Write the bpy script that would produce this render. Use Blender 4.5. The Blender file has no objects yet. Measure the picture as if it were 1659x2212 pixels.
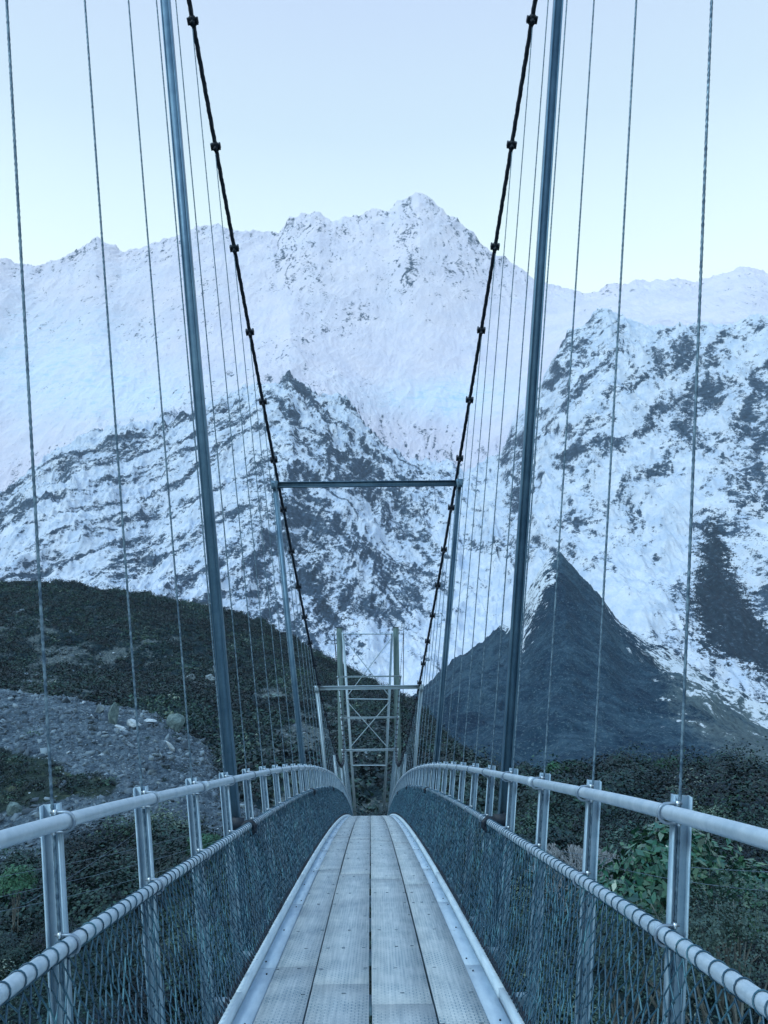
import bpy, math, random
import numpy as np
from mathutils import Matrix, Vector
random.seed(7); RNG = np.random.default_rng(7)
sc = bpy.context.scene; COL = sc.collection
pi = math.pi

# ---------------------------------------------------------------- camera
F_, CX_, CY_ = 1661.0, 829.5, 1106.0           # focal length and centre, in units of a 1659 x 2212 frame
PITCH, YAW, ROLL = math.radians(8.0), 0.0101, 0.0117
cam = bpy.data.objects.new('camera', bpy.data.cameras.new('camera')); COL.objects.link(cam)
cam.matrix_world = Matrix.Rotation(-YAW, 4, 'Z') @ Matrix.Rotation(pi/2 + PITCH, 4, 'X') @ Matrix.Rotation(-ROLL, 4, 'Z')
cam.data.sensor_fit = 'VERTICAL'; cam.data.sensor_height = 24.0; cam.data.lens = 24.0 * F_ / 2212.0
cam.data.clip_start = 0.05; cam.data.clip_end = 30000
sc.camera = cam

# ---------------------------------------------------------------- sky and light
SKY_STOPS = [(0.0, (.36, .62, .80)), (.30, (.80, .965, .965)), (.40, (.77, .93, .905)), (.47, (.66, .83, .85)), (.56, (.53, .68, .79)), (.67, (.465, .58, .765)), (.82, (.34, .58, .92)), (1.0, (.28, .60, 1.05))]
SKY_STRENGTH = 1.0
world = bpy.data.worlds.new('World'); sc.world = world; world.use_nodes = True
wn = world.node_tree.nodes; wl = world.node_tree.links; wn.clear()
out = wn.new('ShaderNodeOutputWorld'); bg = wn.new('ShaderNodeBackground')
tc = wn.new('ShaderNodeTexCoord'); sp = wn.new('ShaderNodeSeparateXYZ'); rp = wn.new('ShaderNodeValToRGB')
wl.new(tc.outputs['Generated'], sp.inputs[0]); wl.new(sp.outputs['Z'], rp.inputs['Fac'])
el = rp.color_ramp.elements
while len(el) > 1: el.remove(el[-1])
el[0].position = SKY_STOPS[0][0]; el[0].color = SKY_STOPS[0][1] + (1,)
for p_, c_ in SKY_STOPS[1:]:
    e_ = el.new(p_); e_.color = c_ + (1,)
sky = wn.new('ShaderNodeTexSky'); sky.sky_type = 'NISHITA'; sky.sun_disc = False
sky.sun_elevation = math.radians(38); sky.sun_rotation = math.radians(155)
ms = wn.new('ShaderNodeVectorMath'); ms.operation = 'SCALE'; ms.inputs['Scale'].default_value = 0.012
ad = wn.new('ShaderNodeVectorMath'); ad.operation = 'ADD'
wl.new(sky.outputs[0], ms.inputs[0]); wl.new(ms.outputs[0], ad.inputs[0]); wl.new(rp.outputs[0], ad.inputs[1])
wl.new(ad.outputs[0], bg.inputs['Color']); bg.inputs['Strength'].default_value = SKY_STRENGTH
wl.new(bg.outputs[0], out.inputs['Surface'])
sun = bpy.data.lights.new('sun', 'SUN'); sun.energy = 1.5; sun.angle = math.radians(14); sun.color = (.68, .90, 1.0)
so = bpy.data.objects.new('sun', sun); COL.objects.link(so)
# light comes from behind the camera, over its left shoulder
az_s, el_s = math.radians(-125), math.radians(48)
sd = Vector((math.sin(az_s)*math.cos(el_s), math.cos(az_s)*math.cos(el_s), math.sin(el_s)))
so.rotation_euler = sd.to_track_quat('Z', 'Y').to_euler()
sky.sun_elevation = el_s; sky.sun_rotation = az_s
sc.view_settings.view_transform = 'Standard'; sc.view_settings.look = 'None'
sc.view_settings.exposure = 0.4; sc.view_settings.gamma = 1.0
sc.render.resolution_x = 768; sc.render.resolution_y = 1024

# ---------------------------------------------------------------- measuring helpers
cP, sP, cY, sY, cR, sR = math.cos(PITCH), math.sin(PITCH), math.cos(YAW), math.sin(YAW), math.cos(ROLL), math.sin(ROLL)
def ray(px, py):
    px = np.asarray(px, float); py = np.asarray(py, float)
    u = px - CX_; v = -(py - CY_)
    a = (u*cR + v*sR)/F_; b = (-u*sR + v*cR)/F_
    Y = cP - b*sP; Z = sP + b*cP; X = a
    return X*cY + Y*sY, -X*sY + Y*cY, Z
def azel(px, py):
    x, y, z = ray(px, py)
    return np.arctan2(x, y), z/np.hypot(x, y)
def proj(x, y, z):
    X = x*cY - y*sY; Y = x*sY + y*cY
    D = Y*cP + z*sP; U = -Y*sP + z*cP
    D = np.maximum(D, 1e-3)
    a = F_*X/D; b = F_*U/D
    return CX_ + a*cR - b*sR, CY_ - (a*sR + b*cR)

# ---------------------------------------------------------------- noise
_perm = RNG.permutation(4096); _g = RNG.random((4096,))*2*pi; _gx = np.cos(_g); _gy = np.sin(_g)
def pnoise(x, y):
    xi = np.floor(x).astype(np.int64); yi = np.floor(y).astype(np.int64)
    xf = x - xi; yf = y - yi
    u = xf*xf*xf*(xf*(xf*6-15)+10); v = yf*yf*yf*(yf*(yf*6-15)+10)
    def g(ix, iy, dx, dy):
        h = _perm[(ix + _perm[iy & 4095]) & 4095]
        return _gx[h]*dx + _gy[h]*dy
    a = g(xi, yi, xf, yf); b = g(xi+1, yi, xf-1, yf); c = g(xi, yi+1, xf, yf-1); d = g(xi+1, yi+1, xf-1, yf-1)
    return (a + u*(b-a) + v*((c + u*(d-c)) - (a + u*(b-a))))*1.5
def fbm(x, y, octv=5, gain=.5, lac=2.03):
    s = 0; a = 1; t = 0
    for i in range(octv):
        s = s + a*pnoise(x + 17.3*i, y - 9.7*i); t += a; a *= gain; x = x*lac; y = y*lac
    return s/t
def ridged(x, y, octv=6, gain=.5, lac=2.07):
    s = 0; a = 1; t = 0; w = 1
    for i in range(octv):
        n = 1 - np.abs(pnoise(x + 31.1*i, y + 5.3*i)); n = n*n
        s = s + a*n*w; w = np.clip(n*1.6, 0, 1); t += a; a *= gain; x = x*lac; y = y*lac
    return s/t

# ---------------------------------------------------------------- object helpers
def link(o, parent=None):
    COL.objects.link(o)
    if parent: o.parent = parent
    return o
def tag(o, label=None, cat=None, group=None, kind=None):
    if label: o['label'] = label
    if cat: o['category'] = cat
    if group: o['group'] = group
    if kind: o['kind'] = kind
    return o
def empty(name, loc=(0, 0, 0)):
    o = bpy.data.objects.new(name, None); o.location = loc; return link(o)
def big_mesh(name, V, Q, mat, smooth=False, attrs=None, midx=None, tri=False):
    me = bpy.data.meshes.new(name); n = len(Q); k = 3 if tri else 4
    me.vertices.add(len(V)); me.vertices.foreach_set('co', np.asarray(V, np.float32).ravel())
    me.loops.add(n*k); me.loops.foreach_set('vertex_index', np.asarray(Q, np.int32).ravel())
    me.polygons.add(n); me.polygons.foreach_set('loop_start', np.arange(0, n*k, k, dtype=np.int32))
    me.polygons.foreach_set('loop_total', np.full(n, k, np.int32))
    if smooth: me.polygons.foreach_set('use_smooth', np.ones(n, bool))
    for m in (mat if isinstance(mat, (list, tuple)) else [mat]): me.materials.append(m)
    if midx is not None: me.polygons.foreach_set('material_index', np.asarray(midx, np.int32))
    for a, val in (attrs or {}).items():
        at = me.attributes.new(a, 'FLOAT', 'POINT'); at.data.foreach_set('value', np.asarray(val, np.float32))
    me.update(calc_edges=True); me.validate()
    return me
def mobj(name, me, parent=None):
    return link(bpy.data.objects.new(name, me), parent)
class MB:
    """collects quads; several shapes of ONE part"""
    def __init__(s): s.V = []; s.Q = []; s.n = 0; s.M = []
    def add(s, V, Q, m=0):
        V = np.asarray(V, float).reshape(-1, 3); Q = np.asarray(Q, int).reshape(-1, 4)
        s.V.append(V); s.Q.append(Q + s.n); s.n += len(V); s.M.append(np.full(len(Q), m))
    def box(s, c, size, R=None, m=0):
        x, y, z = [d/2 for d in size]
        V = np.array([(-x,-y,-z),(x,-y,-z),(x,y,-z),(-x,y,-z),(-x,-y,z),(x,-y,z),(x,y,z),(-x,y,z)])
        if R is not None: V = V @ np.asarray(R).T
        s.add(V + np.asarray(c), [(0,3,2,1),(4,5,6,7),(0,1,5,4),(1,2,6,5),(2,3,7,6),(3,0,4,7)], m)
    def tube(s, P, r, k=8, m=0, prof=None, twist=0, cap=True, up=(0, 0, 1)):
        P = np.asarray(P, float); n = len(P)
        T = np.gradient(P, axis=0); T /= np.linalg.norm(T, axis=1)[:, None]
        up = np.asarray(up, float)
        if abs(T[0] @ up) > .95: up = np.array([1., 0, 0]) if abs(T[0][0]) < .9 else np.array([0, 1., 0])
        A = np.cross(T, up); A /= np.linalg.norm(A, axis=1)[:, None]; B = np.cross(A, T)
        th = np.arange(k)*2*pi/k; rad = np.ones(k) if prof is None else np.asarray(prof)
        d = np.r_[0, np.cumsum(np.linalg.norm(np.diff(P, axis=0), axis=1))]
        ph = th[None, :] + (d*twist)[:, None]
        rr = (np.ones(n)*r)[:, None]*rad[None, :]
        V = P[:, None, :] + rr[..., None]*(np.cos(ph)[..., None]*A[:, None, :] + np.sin(ph)[..., None]*B[:, None, :])
        i = np.arange(n-1)[:, None]*k; j = np.arange(k)[None, :]; j2 = (j+1) % k
        Q = np.stack([i+j, i+j2, i+k+j2, i+k+j], -1).reshape(-1, 4)
        s.add(V.reshape(-1, 3), Q, m)
        if cap and k % 2 == 0:
            for base, rev in ((0, 1), ((n-1)*k, 0)):
                off = s.n - n*k + base
                f = [[off, off+q, off+q+1, off+q+2] for q in range(1, k-2, 2)]
                f = [x[::-1] if rev else x for x in f]
                s.Q.append(np.array(f)); s.M.append(np.full(len(f), m))
    def rings(s, C, T, R, r, ks=14, k=4, m=0):
        """many tori: centres C, axis T, ring radius R, wire radius r"""
        C = np.asarray(C, float); T = np.asarray(T, float); N = len(C)
        T = T/np.linalg.norm(T, axis=1)[:, None]
        A = np.cross(T, [0, 0, 1.]); A /= np.linalg.norm(A, axis=1)[:, None]; B = np.cross(A, T)
        a = np.arange(ks)*2*pi/ks; b = np.arange(k)*2*pi/k + .4
        rad = np.cos(a)[None, :, None]*A[:, None, :] + np.sin(a)[None, :, None]*B[:, None, :]
        V = C[:, None, None, :] + rad[:, :, None, :]*(R + r*np.cos(b))[None, None, :, None] + T[:, None, None, :]*(r*np.sin(b))[None, None, :, None]
        i = np.arange(ks)[:, None]; j = np.arange(k)[None, :]
        q = np.stack([i*k+j, ((i+1) % ks)*k+j, ((i+1) % ks)*k+(j+1) % k, i*k+(j+1) % k], -1).reshape(-1, 4)
        Q = (np.arange(N)[:, None, None]*ks*k + q[None]).reshape(-1, 4)
        s.add(V.reshape(-1, 3), Q, m)
    def segs(s, A, B, r, k=3, m=0):
        """many straight thin prisms"""
        A = np.asarray(A, float); B = np.asarray(B, float); N = len(A)
        T = B - A; T /= np.linalg.norm(T, axis=1)[:, None]
        up = np.where((np.abs(T[:, 0]) > .9)[:, None], np.array([[0, 1., 0]]), np.array([[1., 0, 0]]))
        U = np.cross(T, up); U /= np.linalg.norm(U, axis=1)[:, None]; W = np.cross(T, U)
        th = np.arange(k)*2*pi/k
        O = (np.cos(th)[None, :, None]*U[:, None] + np.sin(th)[None, :, None]*W[:, None])*r
        V = np.concatenate([A[:, None]+O, B[:, None]+O], 1)
        j = np.arange(k); q = np.stack([j, (j+1) % k, (j+1) % k + k, j+k], -1)
        Q = (np.arange(N)[:, None, None]*2*k + q[None]).reshape(-1, 4)
        s.add(V.reshape(-1, 3), Q, m)
    def mesh(s, name, mat, smooth=False, origin=None):
        V = np.concatenate(s.V)
        if origin is not None: V = V - np.asarray(origin)
        return big_mesh(name, V, np.concatenate(s.Q), mat, smooth, midx=np.concatenate(s.M))
    def obj(s, name, mat, parent=None, smooth=False, loc=None):
        o = mobj(name, s.mesh(name, mat, smooth, loc), parent)
        if loc is not None: o.location = loc
        return o

# ---------------------------------------------------------------- materials
class NT:
    def __init__(s, name):
        s.m = bpy.data.materials.new(name); s.m.use_nodes = True
        s.n = s.m.node_tree.nodes; s.l = s.m.node_tree.links
        s.b = s.n['Principled BSDF']
    def set(s, **k):
        for a, v in k.items():
            i = s.b.inputs[a.replace('_', ' ')]
            if hasattr(v, 'links'): s.l.new(v, i)
            else: i.default_value = v
        return s
    def coord(s, kind='Object'):
        return s.n.new('ShaderNodeTexCoord').outputs[kind]
    def pos(s): return s.n.new('ShaderNodeNewGeometry').outputs['Position']
    def attr(s, a):
        x = s.n.new('ShaderNodeAttribute'); x.attribute_name = a; return x.outputs['Fac']
    def mapp(s, v, sc_, rot=(0, 0, 0)):
        x = s.n.new('ShaderNodeMapping'); s.l.new(v, x.inputs[0]); x.inputs['Scale'].default_value = sc_; x.inputs['Rotation'].default_value = rot; return x.outputs[0]
    def noise(s, v, scale, detail=4, rough=.55, dist=0):
        x = s.n.new('ShaderNodeTexNoise'); s.l.new(v, x.inputs['Vector']); x.inputs['Scale'].default_value = scale
        x.inputs['Detail'].default_value = detail; x.inputs['Roughness'].default_value = rough; x.inputs['Distortion'].default_value = dist
        return x.outputs['Fac']
    def voro(s, v, scale, feat='F1'):
        x = s.n.new('ShaderNodeTexVoronoi'); x.feature = feat; s.l.new(v, x.inputs['Vector']); x.inputs['Scale'].default_value = scale
        return x.outputs['Distance']
    def ramp(s, f, stops, interp='LINEAR'):
        x = s.n.new('ShaderNodeValToRGB'); s.l.new(f, x.inputs['Fac']); e = x.color_ramp.elements; x.color_ramp.interpolation = interp
        while len(e) > 1: e.remove(e[-1])
        for i, (p, c) in enumerate(stops):
            if isinstance(c, (int, float)): c = (c, c, c)
            if i == 0: e[0].position = p; q = e[0]
            else: q = e.new(p)
            q.color = tuple(c) + (1,)
        return x.outputs['Color']
    def math(s, op, a, b=None, clamp=False):
        x = s.n.new('ShaderNodeMath'); x.operation = op; x.use_clamp = clamp
        for i, v in enumerate((a, b)):
            if v is None: continue
            if hasattr(v, 'links'): s.l.new(v, x.inputs[i])
            else: x.inputs[i].default_value = v
        return x.outputs[0]
    def mix(s, f, a, b, mode='MIX'):
        x = s.n.new('ShaderNodeMix'); x.data_type = 'RGBA'; x.blend_type = mode; x.clamp_factor = True
        for i, v in ((0, f), (6, a), (7, b)):
            if hasattr(v, 'links'): s.l.new(v, x.inputs[i])
            elif i == 0: x.inputs[0].default_value = v
            else: x.inputs[i].default_value = tuple(v) + (1,)
        return x.outputs[2]
    def bump(s, h, strength=.3, dist=.01):
        x = s.n.new('ShaderNodeBump'); s.l.new(h, x.inputs['Height']); x.inputs['Strength'].default_value = strength; x.inputs['Distance'].default_value = dist
        s.l.new(x.outputs[0], s.b.inputs['Normal'])

def metal(name, c1, c2, metallic=.35, rough=.5, bump=.15, scale=9):
    t = NT(name); p = t.pos()
    n = t.noise(p, scale, 6, .65); n2 = t.noise(p, 140, 3, .6); n3 = t.noise(t.mapp(p, (30, 30, 1.2)), 1.5, 3)
    f = t.math('ADD', t.math('MULTIPLY', n, .6), t.math('MULTIPLY', t.math('ADD', n2, n3), .2))
    t.set(Base_Color=t.ramp(f, [(.36, c1), (.66, c2)]), Metallic=metallic, Roughness=t.ramp(n2, [(.3, rough-.1), (.7, rough+.12)]))
    t.bump(n2, bump, .002); return t.m
M_rail = metal('galvanised_pipe', (.36, .48, .58), (.60, .69, .77), .45, .42)
M_post = metal('galvanised_steel', (.20, .32, .42), (.40, .52, .61), .3, .5)
M_frame = metal('backlit_galvanised_beam', (.05, .12, .20), (.16, .28, .38), .35, .5, scale=3)  # near portals: same steel as the far ones, backlit darkness put into the colour
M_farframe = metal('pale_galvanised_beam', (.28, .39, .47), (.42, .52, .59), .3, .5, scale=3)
M_cable = metal('dark_wire_rope', (.010, .018, .035), (.03, .045, .07), .3, .55)
M_black = metal('black_painted_plate', (.003, .010, .022), (.008, .02, .038), .0, .6)
M_bolt = metal('zinc_bolt', (.5, .58, .66), (.75, .82, .88), .7, .3)
M_ubolt = metal('zinc_u_bolt', (.16, .22, .30), (.34, .42, .5), .5, .4)
def rope_mat():
    t = NT('galvanised_wire_rope'); p = t.pos()
    n = t.noise(p, 40, 3)
    t.set(Base_Color=t.ramp(n, [(.35, (.05, .10, .16)), (.65, (.20, .30, .38))]), Metallic=.4, Roughness=.45); return t.m
M_rope = rope_mat()
def wire_mat():
    t = NT('coated_mesh_wire'); p = t.pos(); n = t.noise(p, 7, 4)
    t.set(Base_Color=t.ramp(n, [(.3, (.008, .040, .078)), (.55, (.022, .085, .135)), (.72, (.075, .21, .26))]), Metallic=.1, Roughness=.35); return t.m
M_wire = wire_mat()
def deck_mat():
    t = NT('wire_netted_timber_deck'); p = t.pos()
    grain = t.noise(t.mapp(p, (38, 1.3, 10)), 1.4, 6, .6, .3)
    big = t.noise(p, 1.3, 7, .68); fine = t.noise(p, 60, 4, .6)
    col = t.ramp(t.math('ADD', t.math('MULTIPLY', grain, .55), t.math('MULTIPLY', big, .45)), [(.33, (.26, .31, .35)), (.5, (.44, .485, .51)), (.68, (.58, .61, .62))])
    # hexagonal netting stapled over the boards
    br = t.n.new('ShaderNodeTexBrick'); t.l.new(t.mapp(p, (1, 1, 1)), br.inputs['Vector'])
    br.inputs['Scale'].default_value = 1.0; br.inputs['Brick Width'].default_value = .042; br.inputs['Row Height'].default_value = .026
    br.inputs['Mortar Size'].default_value = .0038; br.inputs['Mortar Smooth'].default_value = .6; br.offset = .5
    br.inputs['Color1'].default_value = (0, 0, 0, 1); br.inputs['Color2'].default_value = (0, 0, 0, 1); br.inputs['Mortar'].default_value = (1, 1, 1, 1)
    net = br.outputs['Fac']
    patch = t.ramp(t.noise(p, 5, 4), [(.38, .25), (.62, 1.0)])
    nf = t.math('MULTIPLY', net, patch)
    col = t.mix(t.math('MULTIPLY', nf, .95), col, (.11, .21, .28))
    crack = t.ramp(t.noise(t.mapp(p, (26, .9, 1)), 1.0, 5, .7, .8), [(.285, .0), (.30, 1.0)])
    col = t.mix(t.math('SUBTRACT', 1.0, crack), col, (.08, .13, .17))
    sp = t.ramp(t.voro(p, 9), [(.035, 0.0), (.05, 1.0)])
    col = t.mix(sp, (.13, .2, .25), col)
    t.set(Base_Color=col, Roughness=.75)
    t.bump(t.math('ADD', t.math('MULTIPLY', nf, 1.0), t.math('MULTIPLY', fine, .5)), .5, .004); return t.m
M_deck = deck_mat()
M_staple_gap_shade = metal('rusted_staple_and_gap_shade', (.10, .15, .19), (.22, .28, .33), .2, .6)
def board_mat(name, a, b):
    t = NT(name); p = t.coord('Object'); n = t.noise(t.mapp(p, (14, 2.2, 14)), 1.4, 6, .65); n2 = t.noise(p, 3, 4)
    c = t.ramp(t.math('ADD', t.math('MULTIPLY', n, .6), t.math('MULTIPLY', n2, .4)), [(.34, a), (.62, b)])
    st = t.ramp(t.voro(p, 6), [(.04, 0.0), (.06, 1.0)]); c = t.mix(st, (.2, .28, .34), c)
    t.set(Base_Color=c, Roughness=.6); t.bump(n, .2, .003); return t.m
M_edge = board_mat('pale_edge_board', (.32, .43, .54), (.50, .61, .70))
M_toe = board_mat('pale_toe_board', (.40, .52, .61), (.62, .73, .80))
def pole_mat():
    t = NT('treated_timber_pole'); p = t.pos(); n = t.noise(t.mapp(p, (9, 9, .6)), 1.5, 6, .6); n2 = t.noise(p, 1.2, 4)
    t.set(Base_Color=t.ramp(t.math('ADD', t.math('MULTIPLY', n, .6), t.math('MULTIPLY', n2, .4)), [(.35, (.06, .11, .12)), (.65, (.13, .20, .20))]), Roughness=.85); t.bump(n, .4, .01); return t.m
M_pole = pole_mat()

# ---------------------------------------------------------------- bridge geometry (fitted from the photograph)
X0, XS = -.011, -.0109
XR, ZR, XM, ZM = 1.1017, 1.1835, 1.0627, .7742
KK, S0 = .0038, -.1333
Y1, DY = 2.8143, 1.0899
CA, CB, YM, LEAN = 2.0586, .0146, 31.3081, .1033
XF, FY, FS = 1.1861, 6.8872, 7.2448
YT = FY + 8*FS
def dz(y):
    y = np.asarray(y, float)
    return -1.5 + S0*y - KK*y*y/2 - .0000023*(y-20)*y*y - 6.2e-8*(y-20)*(y-8)*y*y + .022*np.exp(-((y-2.8)/1.8)**2)
XRR, ZRR, XMM, ZMM = XR - .056, ZR + .006, XM - .052, ZM + .016      # pipes run inside the posts
def cz(y): return dz(y) + CA + CB*(np.asarray(y, float)-YM)**2
def xc(y): return X0 + XS*np.asarray(y, float)
def cX(y): return XR + .03 + LEAN*(cz(y) - dz(y) - ZR)
def path(X, h, ys, side): return np.stack([xc(ys) + side*X, ys, dz(ys) + h], -1)

BR = empty('suspension_bridge', (0, 0, 0))
tag(BR, 'narrow galvanised suspension footbridge with netted timber deck and mesh side barriers crossing the valley', 'footbridge')
YEND = YT + .5; YBEG = -3.2
YS = np.concatenate([np.arange(YBEG, 12, .18), np.arange(12, YEND, .45)])

# deck planks: four lanes, pieces butted end to end
lanes = [(-.628, -.367), (-.353, -.007), (.007, .353), (.367, .628)]
for li, (xa, xb) in enumerate(lanes):
    y = YBEG - .4*li; L = 4.36; rr = random.Random(li)
    while y < YEND - 1:
        y2 = min(y + L, YEND); ys = np.linspace(y+.0002, y2-.0002, 13)
        wob = .003*rr.uniform(-1, 1); hh = .0004*rr.uniform(-1, 1)
        mb = MB(); z = dz(ys) + hh; xcn = xc(ys) + wob
        V = np.concatenate([np.stack([xcn+xa, ys, z], -1), np.stack([xcn+xb, ys, z], -1), np.stack([xcn+xb, ys, z-.045], -1), np.stack([xcn+xa, ys, z-.045], -1)])
        n = len(ys); i = np.arange(n-1); Q = []
        for a in range(4):
            b = (a+1) % 4; Q.append(np.stack([a*n+i, b*n+i, b*n+i+1, a*n+i+1], -1))
        Q.append([[0, 3*n, 2*n, n]]); Q.append([[n-1, 2*n-1, 3*n-1, 4*n-1]])
        mb.add(V, Q[0]); nv = len(V); mb.n -= nv; mb.V.pop(); mb.M.pop(); mb.Q.pop()
        mb.add(V, np.concatenate(Q)); mb.M[-1][n-1:2*(n-1)] = 2; mb.M[-1][3*(n-1):] = 2  # sides and ends take the dark staple colour: painted shade in the gaps
        # staples and bolt heads of this plank
        k = 0
        for m_ in np.arange(math.ceil(y/.545)*.545, y2-.05, .545):
            for fx in (.12, .5, .88):
                if rr.random() < .45: continue
                px_ = xa + (xb-xa)*fx + rr.uniform(-.025, .025)
                for dd in (-.016, .016):
                    if rr.random() < .2: continue
                    mb.box((float(xc(m_))+wob+px_+rr.uniform(-.004, .004), m_+dd+rr.uniform(-.012, .012), float(dz(m_))+hh+.0005), (.024, .0055, .004), m=2)
        mb.obj('deck_plank', [M_deck, M_black, M_staple_gap_shade], BR, loc=(0, y, float(dz(y))))
        y = y2
# edge boards, toe boards
def strip(name, mat, x0_, x1_, zt, zb, ya, yb, side, jig=0):
    ys = np.linspace(ya, yb, max(3, int((yb-ya)/.5)+2)); z = dz(ys); x = xc(ys)
    mb = MB(); n = len(ys); i = np.arange(n-1)
    pr = [(x0_+jig, zt), (x1_, zt), (x1_, zb), (x0_+jig, zb)]
    V = np.concatenate([np.stack([x+side*a, ys, z+b], -1) for a, b in pr])
    Q = [np.stack([a*n+i, ((a+1) % 4)*n+i, ((a+1) % 4)*n+i+1, a*n+i+1], -1) for a in range(4)]
    Q.append([[0, 3*n, 2*n, n]]); Q.append([[n-1, 2*n-1, 3*n-1, 4*n-1]])
    mb.add(V, np.concatenate(Q)); return mb
for side in (-1, 1):
    y = YBEG
    while y < YEND-1:
        y2 = min(y+2.18, YEND)
        mb = strip('edge_board', M_edge, .634, .742, -.004, -.04, y+.004, y2-.004, side, random.uniform(-.004, .003))
        for t_ in (y+.15, y+1.09, y2-.15):
            mb.box((float(xc(t_))+side*random.uniform(.66, .72), t_, float(dz(t_))), (.010, .010, .006), m=1)
        mb.obj('edge_board', [M_edge, M_black], BR, loc=(0, y, float(dz(y))))
        y = y2
    y = YBEG - .7
    while y < YEND-1:
        y2 = min(y+4.36, YEND)
        strip('toe_board', M_toe, .746, .782, .050, -.03, y+.003, y2-.003, side, random.uniform(-.003, .003)).obj('toe_board', M_toe, BR, loc=(0, y, float(dz(y))))
        y = y2

# rails
for side in (-1, 1):
    mb = MB(); mb.tube(path(XRR, ZRR, YS, side), .026, 16); hr_ = mb.obj('handrail', M_rail, BR, smooth=True)
    mb = MB(); mb.tube(path(XMM, ZMM, YS, side), .0265, 16); mr = mb.obj('mid_rail', M_rail, BR, smooth=True)
    ys = np.arange(YBEG+.1, 45, .0842); ys = ys + RNG.normal(0, .006, len(ys))
    # lashing wire: one long coil, each turn bunched into a tilted ring
    q = np.arange(0, len(ys)-1, 1/14); i0 = q.astype(int); fr = q - i0; e = np.clip((fr-.86)/.14, 0, 1)
    yc = ys[i0] + (ys[np.minimum(i0+1, len(ys)-1)]-ys[i0])*e; al = 2*pi*fr + side*.5
    P = path(XMM, ZMM, yc, side); tilt = RNG.normal(.25, .12, len(ys))[i0]
    sl_ = (dz(yc+.05)-dz(yc-.05))/.1
    off = .0292*np.sin(al)*tilt; P = P + np.stack([.0292*np.cos(al), off, .0292*np.sin(al)*np.sqrt(1+0*sl_) + sl_*off], -1)
    mb = MB(); mb.tube(P, .0030, 4); mb.obj('tie_wire', M_wire, mr)
    # pipe joint sleeves
    for yj in (5.05, 14.9, 24.7):
        mb = MB(); mb.tube(path(XRR, ZRR, np.linspace(yj, yj+.10, 3), side), .0315, 16); mb.obj('pipe_sleeve', M_rail, hr_)

# chain-link panels
def chainlink(side):
    p = .036; hv = .052
    A = []; B = []
    for y0 in np.arange(YBEG+.2, 52, p):
        col = int(round((y0-YBEG)/p))
        nseg = 15
        k = np.arange(nseg+1); t = k/nseg
        zz = (k + col) % 2
        yy = y0 + p*zz + RNG.normal(0, .0032, nseg+1)
        bot = .03 + (0 if True else 0)
        top_h, bot_h = ZMM-.022, .066
        h = bot_h + (top_h-bot_h)*t + RNG.normal(0, .003, nseg+1)
        X = .778 + (XMM-.022-.778)*t**.9 + .022*np.sin(pi*t)*math.sin(y0*2.9+side) + RNG.normal(0, .0035, nseg+1)
        P = np.stack([xc(yy) + side*X, yy, dz(yy) + h], -1)
        A.append(P[:-1]); B.append(P[1:])
    A = np.concatenate(A); B = np.concatenate(B)
    mb = MB(); near = A[:, 1] < 14
    nn = A[:, 1] < 6.5; mb.segs(A[nn], B[nn], .0034, 4); mb.segs(A[near & ~nn], B[near & ~nn], .0037, 3); mb.segs(A[~near], B[~near], .0044, 3)
    o = mb.obj('chain_link_panel', M_wire, BR)
    # twisted picket ends tied down to the toe board
    ys = np.arange(YBEG+.2, 34, p*2); n = len(ys); yy = np.repeat(ys, 4) + np.tile([-.030, -.005, .005, .030], n) + np.repeat(RNG.normal(0, .005, n), 4)
    P = path(.782, .068, yy, side); k4 = np.tile([1, 0, 0, 1], n); P[:, 2] += k4*.036; P[:, 0] += side*k4*.010 - side*.004
    mb = MB(); mb.tube(P, np.tile([.0026, .0072, .0072, .0026], n), 4, cap=False); mb.obj('bottom_lacing', M_black, o)
    return o
panels = [chainlink(-1), chainlink(1)]
for side in (-1, 1):      # horizontal tension wire through the lower part of the netting
    mb = MB(); mb.tube(path(.815, .2, YS, side), .0024, 4); mb.obj('tension_wire', M_wire, BR)

# rail posts (I section) with the hanger rope running down the web
lean = math.atan(LEAN)
def post_mb(side):
    mb = MB(); top = .060; L = ZR + .32
    w, d, t = .064, .036, .0055
    cl, sl = math.cos(lean*side), math.sin(lean*side)
    R = np.array([[cl, 0, sl], [0, 1, 0], [-sl, 0, cl]])     # leans outward
    def bx(cx_, cy_, cz_, s): mb.box(R @ np.array([cx_, cy_, cz_]), s, R)
    zc = top - (L+top)/2
    bx(0, 0.008, zc, (w-2*t, t, L+top)); bx(-w/2+t/2, 0, zc, (t, d, L+top)); bx(w/2-t/2, 0, zc, (t, d, L+top))
    return mb
def ubolt_mb(side, zo, xo):
    """U-bolt round the pipe, legs through the post's inner flange, with nuts"""
    mb = MB(); s = -side                                # towards the deck
    a = np.linspace(-pi/2, pi/2, 11); R = .033
    P = [(-s*.052, 0, R)] + [(s*math.cos(q)*R, 0, -math.sin(q)*R) for q in a] + [(-s*.052, 0, -R)]
    P = np.array(P) + np.array([xo, 0, zo]); mb.tube(P, .0058, 6, up=(0, 1, 0))
    for zz in (R, -R): mb.box((xo-s*.036, 0, zo+zz), (.010, .017, .017), m=1)
    return mb
post_me = {s: post_mb(s).mesh('rail_post', M_post) for s in (-1, 1)}
OFF = 0.0                                          # pipe centre to post centre
ub = {s: ubolt_mb(s, 0, 0).mesh('u_bolt', [M_ubolt, M_bolt]) for s in (-1, 1)}
def rope_profile(k): return [1.0 if i % 2 == 0 else .72 for i in range(k)]
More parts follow.
